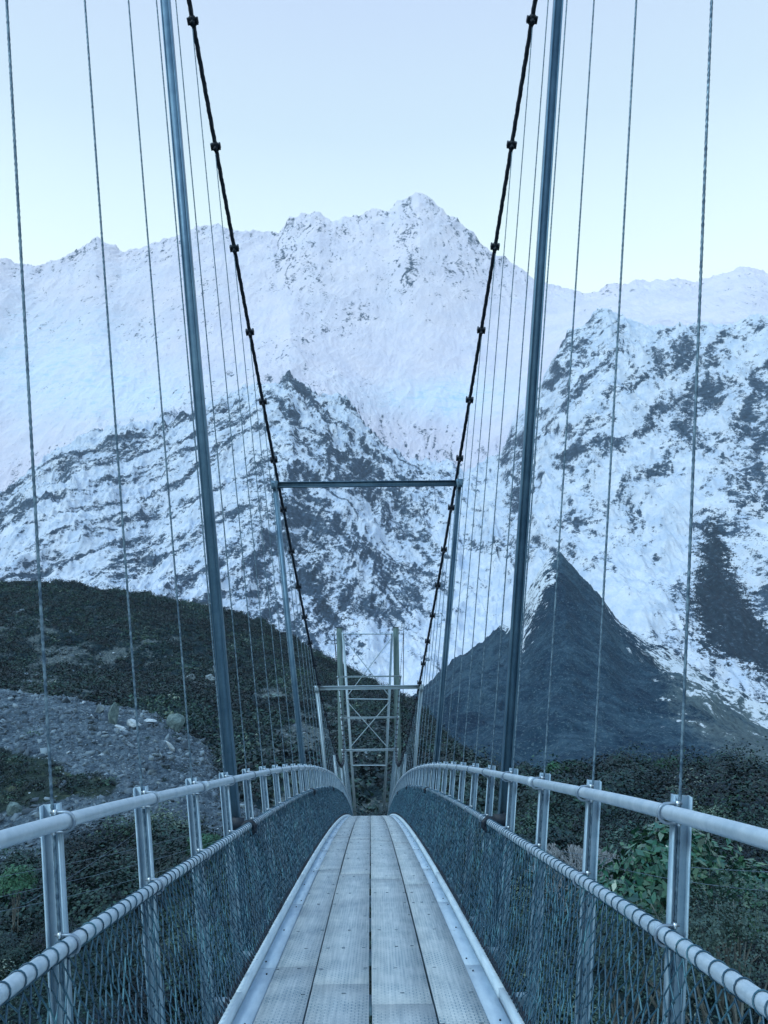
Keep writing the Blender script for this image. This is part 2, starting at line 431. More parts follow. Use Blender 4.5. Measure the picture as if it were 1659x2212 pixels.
def clamp_mb():
    mb = MB(); T = np.array([0, 1., 0])
    mb.tube([(0, -.075, 0), (0, -.06, 0), (0, .06, 0), (0, .075, 0)], [.036, .050, .050, .036], 10)
    for s in (-1, 1):
        mb.box((s*.062, 0, -.01), (.038, .10, .045)); mb.tube([(s*.066, -.035, -.05), (s*.066, -.035, .075)], .0125, 6); mb.tube([(s*.066, .035, -.05), (s*.066, .035, .075)], .0125, 6)
        mb.box((s*.066, 0, .055), (.034, .085, .02))
    mb.box((0, 0, -.075), (.03, .05, .08)); mb.tube([(-.035, 0, -.10), (.035, 0, -.10)], .014, 6)
    return mb
clamp_me = clamp_mb().mesh('cable_clamp', M_black)
stuff_posts = MB(); NP = 0
frames_y = [FY + i*FS for i in range(8)]
for side in (-1, 1):
    for n in range(-1, 56):
        y = Y1 + n*DY
        if y > YEND: break
        zr = float(dz(y)) + ZR; x = float(xc(y)) + side*(XR + OFF)
        xtop = float(xc(y)) + side*float(cX(y)); ztop = float(cz(y))
        p0 = np.array([x - side*.012, y - .004, zr]); p1 = np.array([xtop, y, ztop - .1])
        dirv = np.array([side*LEAN, 0, 1.0])
        low = p0 - dirv*(ZR + .05)
        low[1] = y - .004
        if n < 49:
            o = link(bpy.data.objects.new('rail_post', post_me[side]), BR); o.location = (x, y, zr)
            if n < 16:
                for (zz, xx) in ((ZRR-ZR, -side*(XR-XRR)), (ZMM-ZR, -side*(XR - XMM))):
                    u = link(bpy.data.objects.new('u_bolt', ub[side]), o); u.location = (xx, -.024, zz)
            mb = MB()
            if ztop - zr > .25:
                if -1 <= n < 9:
                    L = ztop - zr; m_ = int(min(L, 9)/.016); q = np.linspace(0, 1, m_)[:, None]
                    pts = low*(1-q) + p1*q
                    mb.tube(pts, .0066, 12, prof=[1, .93, .62]*4, twist=2*pi/.13)
                else: mb.tube([low, p0, p1], .0066, 5)
            else: mb.tube([low, p0 + np.array([0, 0, max(.05, ztop-zr)])], .0066, 5)
            mb.obj('hanger_rope', M_rope, BR, smooth=False)
            if ztop - zr > .1:
                c = link(bpy.data.objects.new('cable_clamp', clamp_me), BR)
                sl = float(cz(y+.5) - cz(y-.5)); slx = float((xc(y+.5)+side*cX(y+.5)) - (xc(y-.5)+side*cX(y-.5)))
                tv = Vector((slx, 1.0, sl)).normalized(); zv = Vector((side*LEAN, 0, 1.0)); xv = tv.cross(zv).normalized(); zv = xv.cross(tv)
                c.matrix_world = Matrix.Translation((xtop, y, ztop)) @ Matrix((xv, tv, zv)).transposed().to_4x4() @ Matrix.Scale(.78, 4)
        else:
            stuff_posts.tube([(x, y, zr+.05), (x - side*LEAN*1.4, y, zr-1.4)], .035, 4)
stuff_o = stuff_posts.obj('far_rail_posts', M_post, BR); tag(stuff_o, kind='stuff')

# main cables
for side in (-1, 1):
    ys = np.concatenate([np.arange(-4, 22, .06), np.arange(22, YT+.01, .3)])
    P = np.stack([xc(ys) + side*cX(ys), ys, cz(ys)], -1)
    mb = MB(); mb.tube(P, .031, 12, prof=[1, .93, .74, .93]*3, twist=2*pi/.62); mb.obj('main_cable', M_cable, BR)
    # back stay beyond the far tower
    mb = MB(); mb.tube([P[-1], P[-1] + np.array([side*.6, 30, -16.])], .03, 6); mb.obj('back_stay', M_cable, BR)

# transoms under the deck
for n in range(-1, 47):
    y = Y1 + n*DY; z = float(dz(y)); mb = MB()
    w = 2*(XR - LEAN*ZR) + .06
    mb.box((float(xc(y)), y+.045, z-.105), (w, .06, .09)); mb.obj('transom', M_post, BR)

# portal frames (H section posts, crossbar on top) and their collars round the mid rail
def hsec(mb, a, b, w, side, t=.010):
    a = np.array(a, float); b = np.array(b, float); L = np.linalg.norm(b-a); Z = (b-a)/L; Y = np.array([0, 1., 0]); X = np.cross(Y, Z)
    R = np.stack([X, Y, Z], -1); c = (a+b)/2
    def bx(cx_, cy_, s): mb.box(c + R @ np.array([cx_, cy_, 0]), s, R)
    bx(0, (-w/2+t) if side < 0 else 0, (w-2*t, t, L)); bx(-w/2+t/2, 0, (t, w, L)); bx(w/2-t/2, 0, (t, w, L))
for i, y in enumerate(frames_y):
    z0 = float(dz(y)); zt = float(cz(y)); h = zt - z0
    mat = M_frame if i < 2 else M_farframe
    tops = []
    for side in (-1, 1):
        bx_ = float(xc(y)) + side*XF; bz = z0 + ZR
        if i == 0: bx_ += side*.0
        Xt = bx_ + side*LEAN*(zt - bz); dn = bz - ZR - .35
        mb = MB(); hsec(mb, (bx_ - side*LEAN*(bz-dn), y, dn), (Xt, y, zt-.05), .088, side)
        if h > 2.2: mb.box((Xt, y, zt-.045), (.14, .13, .014))
        mb.obj('portal_post', mat, BR)
        tops.append(Xt)
        # collar plate
        mb = MB(); xm = float(xc(y)) + side*XMM; zm = z0 + ZMM; yb = y - .12
        P = []
        for k_ in range(9):
            a = pi/8 + k_*pi/4; P.append((xm + .072*math.cos(a), yb, zm + .072*math.sin(a)))
        ri = [(xm + .028*math.cos(pi/8+k_*pi/4), yb, zm + .028*math.sin(pi/8+k_*pi/4)) for k_ in range(9)]
        V = []; Q = []
        for k_ in range(8):
            b0 = len(V)
            for yy in (0, .012):
                for q in (P[k_], P[k_+1], ri[k_+1], ri[k_]): V.append((q[0], q[1]+yy, q[2]))
            Q += [(b0, b0+1, b0+2, b0+3), (b0+7, b0+6, b0+5, b0+4), (b0, b0+4, b0+5, b0+1), (b0+3, b0+2, b0+6, b0+7)]
        mb.add(V, Q); mb.box((xm + side*.10, yb+.006, zm+.03), (.12, .011, .11)); mb.box((xm+side*.135, yb+.07, zm+.03), (.012, .13, .10))
        if i < 4: mb.obj('rail_collar', M_black, BR)
    if h > 2.6:
        a = np.array([tops[0], y, zt-.09]); b = np.array([tops[1], y, zt-.09]); mb = MB()
        L = b[0]-a[0]; c = (a+b)/2; w = .10; t = .010
        mb.box(c + [0, 0, w/2-t/2], (L+.16, .11, t)); mb.box(c - [0, 0, w/2-t/2], (L-.02, .11, t)); mb.box(c, (L-.02, t, w-2*t))
        mb.obj('portal_crossbar', mat, BR)
        for s_, tx in ((-1, tops[0]), (1, tops[1])):
            mb = MB(); mb.box((tx + s_*.0, y-.062, zt-.10), (.12, .012, .16))
            for q in ((-.03, .03), (.03, -.03)): mb.box((tx+q[0], y-.074, zt-.10+q[1]), (.022, .014, .022))
            mb.obj('corner_plate', mat, BR)

# far tower: two timber poles with steel ties, legs and cross bracing
xcT = float(xc(YT)); zT = float(cz(YT)); dT = float(dz(YT))
def at(px, py, y):          # point of the tower plane seen at a measured place
    d = ray(px, py); return np.array([float(d[0]/d[1]*y), y, float(d[2]/d[1]*y)])
for side, (pt, pb) in ((-1, ((733, 1356), (739.5, 1700))), (1, ((855, 1355), (860.5, 1700)))):
    a = at(*pt, YT+.3); b = at(*pb, YT+.3); b = b + (b-a)*.45
    mb = MB(); mb.tube([b, (a+b)/2, a], [.30, .265, .235], 14); mb.obj('tower_pole', M_pole, BR, smooth=True)
    mb = MB(); mb.box(a + [0, 0, .02], (.5, .5, .03)); mb.obj('pole_cap', M_black, BR)
legs = {}
for side, (pt, pb) in ((-1, ((740.5, 1366), (768, 1765))), (1, ((847, 1366), (829, 1765)))):
    a = at(*pt, YT-.15); b = at(*pb, YT-.15); b = b + (b-a)*.2
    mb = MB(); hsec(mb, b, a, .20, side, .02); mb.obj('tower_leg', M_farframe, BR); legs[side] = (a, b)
def onleg(side, py):
    a, b = legs[side]; t = np.linspace(0, 1, 400); P = a[None]*(1-t[:, None]) + b[None]*t[:, None]
    q = proj(P[:, 0], P[:, 1], P[:, 2])[1]; return P[np.argmin(abs(q-py))]
for py in (1369, 1510, 1653):
    mb = MB(); a, b = onleg(-1, py), onleg(1, py); mb.segs([a-[0, .15, 0]], [b-[0, .15, 0]], .045, 4); mb.obj('tower_tie', M_farframe, BR)
for pa, pb in ((1377, 1503), (1516, 1612)):
    for s_ in (-1, 1):
        mb = MB(); mb.segs([onleg(s_, pa)-[0, .15+.05*s_, 0]], [onleg(-s_, pb)-[0, .15+.05*s_, 0]], .035, 4); mb.obj('tower_brace', M_farframe, BR)
# wind guys below the deck
def gwire(px1, py1, y1, px2, py2, y2):
    a = at(px1, py1, y1); b = at(px2, py2, y2); t = np.linspace(0, 1, 14)[:, None]
    P = a*(1-t) + b*t; P[:, 2] -= (t[:, 0]*(1-t[:, 0]))*.35
    mb = MB(); mb.tube(P, .0045, 4); mb.obj('wind_guy', M_rope, BR)
for g in ((-60, 1905, 14, 470, 1786, 26), (-60, 1950, 13, 480, 1812, 24), (-80, 1985, 12, 420, 1858, 21), (60, 1950, 14, 330, 1770, 30),
          (470, 1650, 60, 640, 1505, 75), (1150, 1826, 16, 1700, 1885, 10), (1240, 1850, 14, 1720, 1930, 9)):
    gwire(*g)

# ================================================================ terrain
def curve(pts, smooth=30):
    a = np.array(pts, float); az, te = azel(a[:, 0], a[:, 1]); o = np.argsort(az); az = az[o]; te = te[o]
    qa = np.linspace(az[0], az[-1], 6000); qt = np.interp(qa, az, te)
    k = np.exp(-np.linspace(-2.2, 2.2, smooth*2+1)**2); k /= k.sum()
    qs = np.convolve(np.pad(qt, smooth, mode='edge'), k, 'valid')
    return lambda q: np.interp(q, qa, qs)
class Sheet:
    """a hillside as a height field over (azimuth, distance): crest lines at true distances joined by slopes"""
    def __init__(s, layers, az0, az1, na, rows, disp=None, ease=None):
        s.az = np.linspace(az0, az1, na); R = []; 
        rs = [l[0] for l in layers]; s.rs = rs
        for i in range(len(layers)-1):
            t = np.linspace(0, 1, rows[i], endpoint=False); R.append(rs[i] + (rs[i+1]-rs[i])*t)
        s.r = np.concatenate(R + [[rs[-1]]])
        H = np.array([np.asarray(l[1](s.az))*l[0] for l in layers])        # height of each layer line
        A, Rr = np.meshgrid(s.az, s.r)
        Z = np.empty_like(A)
        for j in range(na): Z[:, j] = np.interp(s.r, rs, H[:, j])
        if ease: Z = ease(Z, s)
        s.X = Rr*np.sin(A); s.Y = Rr*np.cos(A); s.Z = Z; s.A = A; s.R = Rr
        if disp: s.Z = s.Z + disp(s)
        s.px, s.py = proj(s.X, s.Y, s.Z)
    def verts(s): return np.stack([s.X, s.Y, s.Z], -1).reshape(-1, 3)
    def quads(s):
        nr, na = s.X.shape; i = np.arange(nr-1)[:, None]*na; j = np.arange(na-1)[None]
        return np.stack([i+j, i+j+1, i+na+j+1, i+na+j], -1).reshape(-1, 4)
    def height(s, x, y):
        a = np.arctan2(x, y); r = np.hypot(x, y)
        fi = np.interp(r, s.r, np.arange(len(s.r))); fj = np.interp(a, s.az, np.arange(len(s.az)))
        i = np.clip(fi.astype(int), 0, len(s.r)-2); j = np.clip(fj.astype(int), 0, len(s.az)-2); u = fi-i; v = fj-j
        Z = s.Z
        return (Z[i, j]*(1-u)*(1-v) + Z[i+1, j]*u*(1-v) + Z[i, j+1]*(1-u)*v + Z[i+1, j+1]*u*v)
    def hit(s, px, py, rmin=0):
        d = ray(px, py); a = math.atan2(d[0], d[1]); te = d[2]/math.hypot(d[0], d[1])
        j = int(np.argmin(abs(s.az-a))); e = s.Z[:, j]/s.r; ok = (e >= te) & (s.r >= rmin)
        i = int(np.argmax(ok)) if ok.any() else int(np.argmax(e))
        r = s.r[i]; return np.array([r*math.sin(a), r*math.cos(a), s.Z[i, j]])
def sm(x, a, b):
    t = np.clip((x-a)/(b-a), 0, 1); return t*t*(3-2*t)
def blob(px, py, cx, cy, rx, ry, ang=0):
    c, s_ = math.cos(math.radians(ang)), math.sin(math.radians(ang)); dx = px-cx; dy = py-cy
    u = (dx*c + dy*s_)/rx; v = (-dx*s_ + dy*c)/ry; return np.exp(-(u*u+v*v))
def inpoly(px, py, poly, soft=14):
    """soft inside mask of a polygon (positive inside), by signed distance"""
    P = np.array(poly, float); n = len(P); d = np.full(px.shape, 1e9); ins = np.zeros(px.shape, bool)
    for i in range(n):
        a = P[i]; b = P[(i+1) % n]; ab = b-a; t = np.clip(((px-a[0])*ab[0] + (py-a[1])*ab[1])/(ab@ab), 0, 1)
        d = np.minimum(d, np.hypot(px-a[0]-t*ab[0], py-a[1]-t*ab[1]))
        c = ((a[1] > py) != (b[1] > py)) & (px < (b[0]-a[0])*(py-a[1])/(b[1]-a[1]+1e-9) + a[0]); ins ^= c
    return np.where(ins, d, -d)/soft

AZ0, AZ1 = math.radians(-42), math.radians(42)
def crv(pts):       # extend a measured line to both sides of the view
    p = [(-900, pts[0][1]+60), (-300, pts[0][1]+15)] + list(pts) + [(1950, pts[-1][1]+15), (2600, pts[-1][1]+60)]
    return curve(p, 5)
TOP = [(0,560),(40,575),(90,578),(120,562),(160,548),(185,525),(210,515),(235,525),(265,540),(300,537),(340,525),(375,508),(400,498),(440,490),(470,486),(500,492),(550,500),(600,503),(612,484),(622,473),(650,463),(690,460),(702,468),(715,472),(750,468),(790,455),(820,452),(840,452),(860,435),(885,422),(905,417),(925,427),(960,455),(1000,485),(1040,522),(1070,548),(1110,565),(1140,588),(1165,608),(1200,622),(1260,627),(1290,622),(1330,610),(1400,605),(1450,601),(1510,602),(1550,590),(1600,578),(1640,585),(1659,592)]
LOW = [(0,1085),(60,1035),(130,980),(190,948),(250,930),(330,925),(400,880),(450,862),(520,850),(560,833),(600,812),(625,800),(650,828),(700,850),(750,873),(780,905),(830,965),(900,1010),(1000,1015),(1080,985),(1130,900),(1170,830),(1200,760),(1225,705),(1300,672),(1400,690),(1500,680),(1659,690)]
top0 = crv(TOP); low0 = crv(LOW)
def jag(f, a1, a2, seed): return lambda a: f(a) + a1*(ridged(a*70+seed, a*0+seed, 4, .6)-.55) + a2*fbm(a*230, a*0+seed*2, 3, .7)
top = top0; low = low0; jtop = jag(lambda a: 0*a, .0060, .0014, 3.1); jlow = jag(lambda a: 0*a, .011, .002, 8.4)
def smoothed(f, w): return lambda a: sum(f(a + w*d)*k for d, k in zip(np.linspace(-2, 2, 17), np.exp(-np.linspace(-2, 2, 17)**2)/np.exp(-np.linspace(-2, 2, 17)**2).sum()))
lowS = smoothed(low0, .06)
base = curve([(-900,1480),(0,1450),(400,1480),(700,1560),(850,1600),(900,1560),(1100,1520),(1400,1500),(1659,1560),(2600,1560)])
midl = lambda a: low(a)*.42 + base(a)*.58
MT_L = [(1150, base), (1750, midl), (2650, low), (2900, lambda a: low(a)*.5 + lowS(a)*.5 - .012), (3650, lambda a: .45*lowS(a) + .55*smoothed(top0, .02)(a) - .015), (4350, top), (4900, lambda a: top(a)*.72)]
def mt_disp(s):
    X, Y, R = s.X, s.Y, s.R
    w1 = fbm(X/620, Y/900, 4)*180; w2 = fbm(X/620+9, Y/900+4, 4)*180
    H = s.Z; up = sm(R, 2750, 3100)
    U = X + .35*H*np.where(X < 300, -1, 1)*(1-up)
    gul = (ridged((X+w1)/430, (Y+w2)/1300, 6, .55) - .55)*(1-up) + up*(ridged((X+w1)/520, (H+w2*.8)/900+2, 6, .55) - .55)
    med = (ridged((U+w2)/150+3, (H+w1)/190+7, 6, .6) - .55)
    fin = ridged(U/38+5, H/42+2, 4, .6) - .5
    bulge = fbm(X/900+2.2, Y/1100, 3)
    crest = 1 - .72*np.exp(-((R-4350)/200)**2) - .5*np.exp(-((R-2650)/140)**2)
    lowf = 1 - sm(R, 2750, 3200)
    rough = .30 + .70*lowf
    amp = np.interp(R, [1150, 1750, 2650, 4350, 4900], [45, 90, 120, 120, 80])
    J = (ridged(X/150+1, H/190, 5, .6) - .52)*48*np.exp(-((R-4350)/230)**2) + (ridged(X/85+4, H/100, 5, .6) - .5)*42*(1-.65*sm(X, 480, 640))*np.exp(-((R-2650)/200)**2)
    s.gul = gul; s.med = med; s.fin = fin; gul = gul*(1-.45*up)
    return (gul*1.25 + bulge*.4)*amp*crest*(.62+.38*lowf) + (med*.48*amp*rough + fin*.13*amp*rough)*(1-.5*(1-crest)) + J
MT = Sheet(MT_L, AZ0, AZ1, 1500, [200, 360, 14, 170, 260, 10], mt_disp)
def smoothstep(a): return np.clip(a, 0, 1)
def mt_masks(s):
    px, py, R = s.px, s.py, s.R
    gr = np.gradient(s.Z, axis=0)/np.gradient(s.R, axis=0); ga = np.gradient(s.Z, axis=1)/(np.gradient(s.A, axis=1)*s.R)
    slope = np.hypot(gr, ga)
    loc = slope - np.interp(R, [1150, 2650, 2900, 4350], [.62, .75, .6, 1.1])
    up = sm(R, 2700, 3000)
    Hh = s.Z; Ud = s.X + .5*Hh*np.where(s.X < 300, -1, .6); Vd = Hh
    n1 = fbm(Ud/95, Vd/70, 5, .62); n2 = fbm(Ud/19, Vd/11, 4, .72); n0 = fbm(s.X/420+8, s.Y/600, 3)
    bias = -.44 - .52*up + .55*n0 + .20*sm(py, 1150, 1400)*(R < 2600)
    B = [(605,550,26,60,.62),(640,600,60,60,.30),(660,500,40,30,.4),(885,515,22,66,.70),(872,585,20,50,.5),(980,560,26,50,.55),(1040,590,40,40,.45),(905,600,40,30,.35),
         (310,715,30,30,.6),(200,535,30,15,.5),(440,590,40,20,.4),(775,685,24,9,.9),(690,710,20,8,.7),(590,765,36,16,.8),(640,735,30,10,.7),(925,760,40,12,.4),(1250,690,36,18,.35),(1390,700,40,12,.35),
         (620,815,46,26,.40),(690,870,95,48,.38),(560,850,60,30,.35),(250,945,66,22,.6),(120,990,60,26,.6),(40,1085,60,30,.6),(380,890,60,14,.5),(470,900,80,60,.25),(300,1130,120,60,.1),
         (690,1250,75,110,.42),(640,1150,40,60,.35),(850,1190,60,60,.42),(820,1060,70,38,.35),(560,1010,70,40,.15),(800,1330,60,50,.1),(160,1230,120,40,.2),(520,1190,110,90,.28),(520,1330,150,60,.30),
         (1225,790,50,36,.38),(1480,770,30,36,.75),(1600,835,80,14,.65),(1560,690,50,12,.35),(1350,820,60,40,.15),(1640,950,40,60,.15),(1450,900,90,50,.05),(1260,900,80,60,.05),(1540,1010,80,50,.05),
         (750,970,60,60,.05),(950,930,60,20,.35),(1000,1000,60,30,.25),(1180,1250,60,50,.2),(1540,1130,40,40,.5),(1630,1140,60,50,.25),(1330,1080,80,60,.15)]
    for cx_, cy_, rx, ry, a in B: bias = bias + a*blob(px, py, cx_, cy_, rx*1.15, ry*1.15)
    S = [(1430,688,330,34,.42),(1185,800,40,150,.40),(1170,900,50,190,.35),(1420,900,260,260,.20),(960,870,150,60,.6),(1020,1100,90,120,.35),(1100,1300,100,120,.25),(900,1420,90,60,.30),(1380,1290,90,110,.45),(1590,1440,120,40,.5),(760,1090,30,40,.3),(60,950,120,60,.8),(700,760,30,40,.2),(1000,720,260,120,.4),(300,800,260,100,.35)]
    for cx_, cy_, rx, ry, a in S: bias = bias - a*blob(px, py, cx_, cy_, rx, ry)
    # strata and ribs: long thin bands, running a different way on each flank
    def ribs(ang, L1, L2, o):
        c, s_ = math.cos(math.radians(ang)), math.sin(math.radians(ang)); W = fbm(s.X/160+o, Hh/160, 3)*60
        u = s.X*c + Hh*s_ + W; v = -s.X*s_ + Hh*c + W
        return ridged(u/L1+o, v/L2+o, 4, .62) - .52
    wl_ = sm(-px, -640, -480); wr_ = sm(px, 980, 1160); wc_ = 1 - wl_ - wr_
    rib = wl_*ribs(32, 420, 95, 1) + wc_*ribs(-52, 420, 85, 2) + wr_*ribs(48, 400, 90, 3)
    rbf = wl_*ribs(30, 95, 24, 4) + wc_*ribs(-48, 95, 24, 5) + wr_*ribs(45, 95, 24, 6)
    rv = ribs(82, 200, 44, 7)
    rib = rib*(1-up) + rv*up
    s.rib = rib
    tp = proj(s.X, s.Y, s.R*top0(s.A))[1]
    bias = bias + .30*up*np.exp(-((py-tp-14)/16)**2)
    rock = 1.75*rib + 1.0*rbf + bias*.8 + .10*(1-up) + .26*loc + .50*n1 + .75*n2 - .12 - .30*s.gul
    spur = inpoly(px, py, [(1505,1405),(1490,1300),(1500,1200),(1520,1150),(1540,1115),(1570,1150),(1600,1235),(1645,1320),(1740,1400),(1850,1560),(1660,1468),(1570,1440)], 20)
    spur = np.where(R < 2400, spur, -9)
    tri = inpoly(px, py, [(640,1200),(665,1165),(700,1180),(735,1260),(790,1330),(800,1380),(760,1400),(700,1400),(650,1330)], 30)
    tri = np.where(R < 2400, tri, -9)*.5 - .75
    scrub = np.clip(np.maximum(spur*.9-.15, tri) + 1.1*n1 + 1.3*n2, -1.5, 1.3)
    return rock, scrub, up
rock, scrub, upm = mt_masks(MT)
def mountain_mat():
    t = NT('snow_and_rock'); p = t.pos()
    # fine breakup, finer than the mesh, stretched along the strata
    pm = t.mapp(p, (.8, .55, 1.5), (0, .45, 0))
    n = t.noise(pm, .085, 7, .72, .2); n2 = t.noise(pm, .30, 4, .7)
    k = t.math('ADD', t.attr('rock'), t.math('MULTIPLY', t.math('SUBTRACT', n, .5), 2.5))
    k = t.math('ADD', k, t.math('MULTIPLY', t.math('SUBTRACT', n2, .5), 2.2))
    fac = t.math('MULTIPLY', t.math('ADD', k, .08), 2.8, True)
    s = t.math('ADD', t.attr('scrub'), t.math('MULTIPLY', t.math('SUBTRACT', n, .5), 4.5))
    s = t.math('ADD', s, t.math('MULTIPLY', t.math('SUBTRACT', n2, .5), 4.0))
    sfac = t.math('MULTIPLY', s, 3.0, True)
    rockc = t.ramp(t.noise(pm, .10, 6, .75), [(.32, (.008, .024, .048)), (.5, (.034, .068, .110)), (.7, (.12, .18, .26))])
    snow = t.ramp(t.noise(p, .006, 5, .6), [(.35, (.68, .645, .74)), (.65, (.78, .715, .78))])
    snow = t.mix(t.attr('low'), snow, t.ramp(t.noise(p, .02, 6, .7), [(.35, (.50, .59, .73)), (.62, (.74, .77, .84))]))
    ice = t.ramp(t.noise(t.mapp(p, (1, 1, 2.2)), .018, 6, .7), [(.36, (.52, .68, .80)), (.5, (.72, .765, .87))])
    snow = t.mix(t.attr('ice'), snow, ice)
    c = t.mix(fac, snow, rockc); c = t.mix(sfac, c, t.ramp(t.noise(p, .12, 5, .7), [(.35, (.004, .015, .032)), (.58, (.018, .042, .066)), (.68, (.09, .13, .18))]))
    t.set(Base_Color=c, Roughness=.85, Specular_IOR_Level=.2)
    t.bump(t.math('ADD', n, t.math('MULTIPLY', n2, .3)), .8, 5.0); return t.m
ice = np.clip(blob(MT.px, MT.py, 960, 860, 170, 45) + blob(MT.px, MT.py, 120, 780, 220, 130)*.8 + blob(MT.px, MT.py, 330, 860, 200, 50)*.6 + .3*fbm(MT.X/200, MT.Y/200, 3), 0, 1)*upm
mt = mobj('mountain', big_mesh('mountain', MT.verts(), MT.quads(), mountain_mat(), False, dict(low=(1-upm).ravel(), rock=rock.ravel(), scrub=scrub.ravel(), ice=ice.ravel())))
tag(mt, kind='structure')

# ---- scrub covered cone in the middle distance on the right
CONE = [(-900,1900),(500,1760),(760,1640),(890,1512),(960,1450),(987,1420),(1048,1380),(1095,1350),(1125,1314),(1153,1250),(1176,1214),(1186,1204),(1200,1198),(1216,1201),(1248,1238),(1295,1283),(1340,1348),(1392,1382),(1453,1412),(1489,1432),(1580,1478),(1659,1522),(1900,1640),(2600,1800)]
cone_c = curve(CONE)
cbase = lambda a: np.tan(np.radians(8)) * 0 + np.full_like(a, -.20)
def cone_disp(s):
    crest = 1 - .62*np.exp(-((s.R-980)/50)**2)
    g = ridged(s.X/150+fbm(s.X/90, s.Y/90, 3)*.5, s.Y/420+1, 5, .5) - .55
    return fbm(s.A*110, s.A*0+5, 4, .6)*.0055*s.R*np.exp(-((s.R-980)/60)**2) + (g*26 + fbm(s.X/18, s.Y/18, 5, .62)*4.2 + fbm(s.X/3.2, s.Y/4.5, 3)*1.5)*np.interp(s.R, [260, 420, 980], [.35, .8, 1])*crest
CN = Sheet([(260, lambda a: np.full_like(a, -.215)), (420, lambda a: np.minimum(cone_c(a)*.25 - .12, cone_c(a))), (980, cone_c), (1120, lambda a: cone_c(a) - .05)], math.radians(-12), math.radians(40), 1000, [80, 420, 12], cone_disp)
q1 = fbm(CN.X/60, CN.Y/90, 5, .6); q2 = fbm(CN.X/9, CN.Y/14, 4, .65)
sn = inpoly(CN.px, CN.py, [(1330,1330),(1380,1430),(1430,1490),(1540,1560),(1659,1610),(1850,1680),(1850,1480),(1659,1480),(1520,1410)], 70)*.8 - .15 + .55*blob(CN.px, CN.py, 1560, 1470, 150, 22, 28)
sn2 = blob(CN.px, CN.py, 1150, 1300, 26, 60, 30)*1.3 + blob(CN.px, CN.py, 1185, 1240, 20, 30)*1.2 + blob(CN.px, CN.py, 1105, 1350, 30, 20)*1.2 + blob(CN.px, CN.py, 1130, 1400, 18, 40, 20)
csnow = np.clip(np.maximum(sn, sn2*1.0 - .60), -2, .55) + 1.1*q1 + 1.3*q2 - .35 + .80*np.exp(-((CN.R-985)/80)**2)*sm(CN.px, 1040, 1120)
cgrass = np.clip(inpoly(CN.px, CN.py, [(1380,1400),(1450,1520),(1560,1620),(1659,1660),(1900,1700),(1900,1480),(1659,1500),(1500,1410)], 60), -1.5, 1.0) + 1.3*q1 + .6*q2
ctone = np.clip(.5 + .9*(ridged(CN.X/70+fbm(CN.X/40, CN.Y/40, 3)*.6, CN.Y/260+3, 5, .6)-.55) + .5*fbm(CN.X/14, CN.Y/22, 4), 0, 1)
def cone_mat():
    t = NT('distant_scrub_slope'); p = t.pos()
    n = t.noise(p, .22, 6, .7); n2 = t.noise(p, .035, 5, .6); n3 = t.noise(p, .8, 3, .7)
    c = t.ramp(t.math('ADD', t.math('MULTIPLY', n, .55), t.math('ADD', t.math('MULTIPLY', n2, .2), t.math('MULTIPLY', t.attr('tone'), .25))), [(.38, (.010, .030, .060)), (.5, (.022, .056, .092)), (.62, (.050, .10, .145))])
    c = t.mix(t.ramp(n3, [(.56, 0.0), (.68, .8)]), c, (.13, .20, .23))
    g = t.math('MULTIPLY', t.math('ADD', t.attr('grass'), t.math('MULTIPLY', t.math('SUBTRACT', n, .5), 2.2)), 1.2, True)
    c = t.mix(t.math('MULTIPLY', g, .7), c, (.15, .20, .21))
    s = t.math('MULTIPLY', t.math('ADD', t.attr('snow'), t.math('MULTIPLY', t.math('SUBTRACT', n, .5), 2.6)), 3.0, True)
    c = t.mix(s, c, (.72, .77, .84)); t.set(Base_Color=c, Roughness=.95, Specular_IOR_Level=.1); t.bump(t.math('ADD', n, n3), 1.0, 1.6); return t.m
cn = mobj('scrub_slope', big_mesh('scrub_slope', CN.verts(), CN.quads(), cone_mat(), True, dict(snow=csnow.ravel(), grass=cgrass.ravel(), tone=ctone.ravel()))); tag(cn, kind='structure')

# ---- nearer hill on the left
HILL = [(-900,1330),(0,1259),(60,1257),(150,1260),(230,1277),(330,1285),(410,1303),(500,1323),(560,1348),(620,1371),(680,1403),(720,1428),(780,1458),(820,1484),(860,1500),(890,1520),(915,1545),(960,1592),(1010,1642),(1060,1672),(1110,1700),(1300,1760),(2600,1900)]
hill_c0 = curve(HILL)
hill_c = hill_c0
def hill_disp(s):
    crest = 1 - .4*np.exp(-((s.R-340)/25)**2)
    return fbm(s.A*60, s.A*0+2, 4, .6)*.007*s.R*np.exp(-((s.R-340)/20)**2) + (fbm(s.X/42, s.Y/60, 4)*5.5 + fbm(s.X/9, s.Y/11, 4, .6)*1.6 + fbm(s.X/2.2, s.Y/2.6, 3)*.35)*crest*np.interp(s.R, [60, 130, 340], [.25, .6, 1])
HL = Sheet([(50, lambda a: np.full_like(a, -.50)), (62, lambda a: np.full_like(a, -.34)), (80, lambda a: np.full_like(a, -.225)), (120, lambda a: np.minimum(-.165 + 0*a, hill_c(a))), (215, lambda a: np.minimum(hill_c(a)*.45 - .070, hill_c(a)-.004)), (340, hill_c), (400, lambda a: hill_c(a) - .05)], math.radians(-42), math.radians(26), 900, [14, 40, 80, 140, 200, 14], hill_disp)
h1 = fbm(HL.X/26+3, HL.Y/40, 5, .6); h2 = fbm(HL.X/6, HL.Y/9, 4, .65)
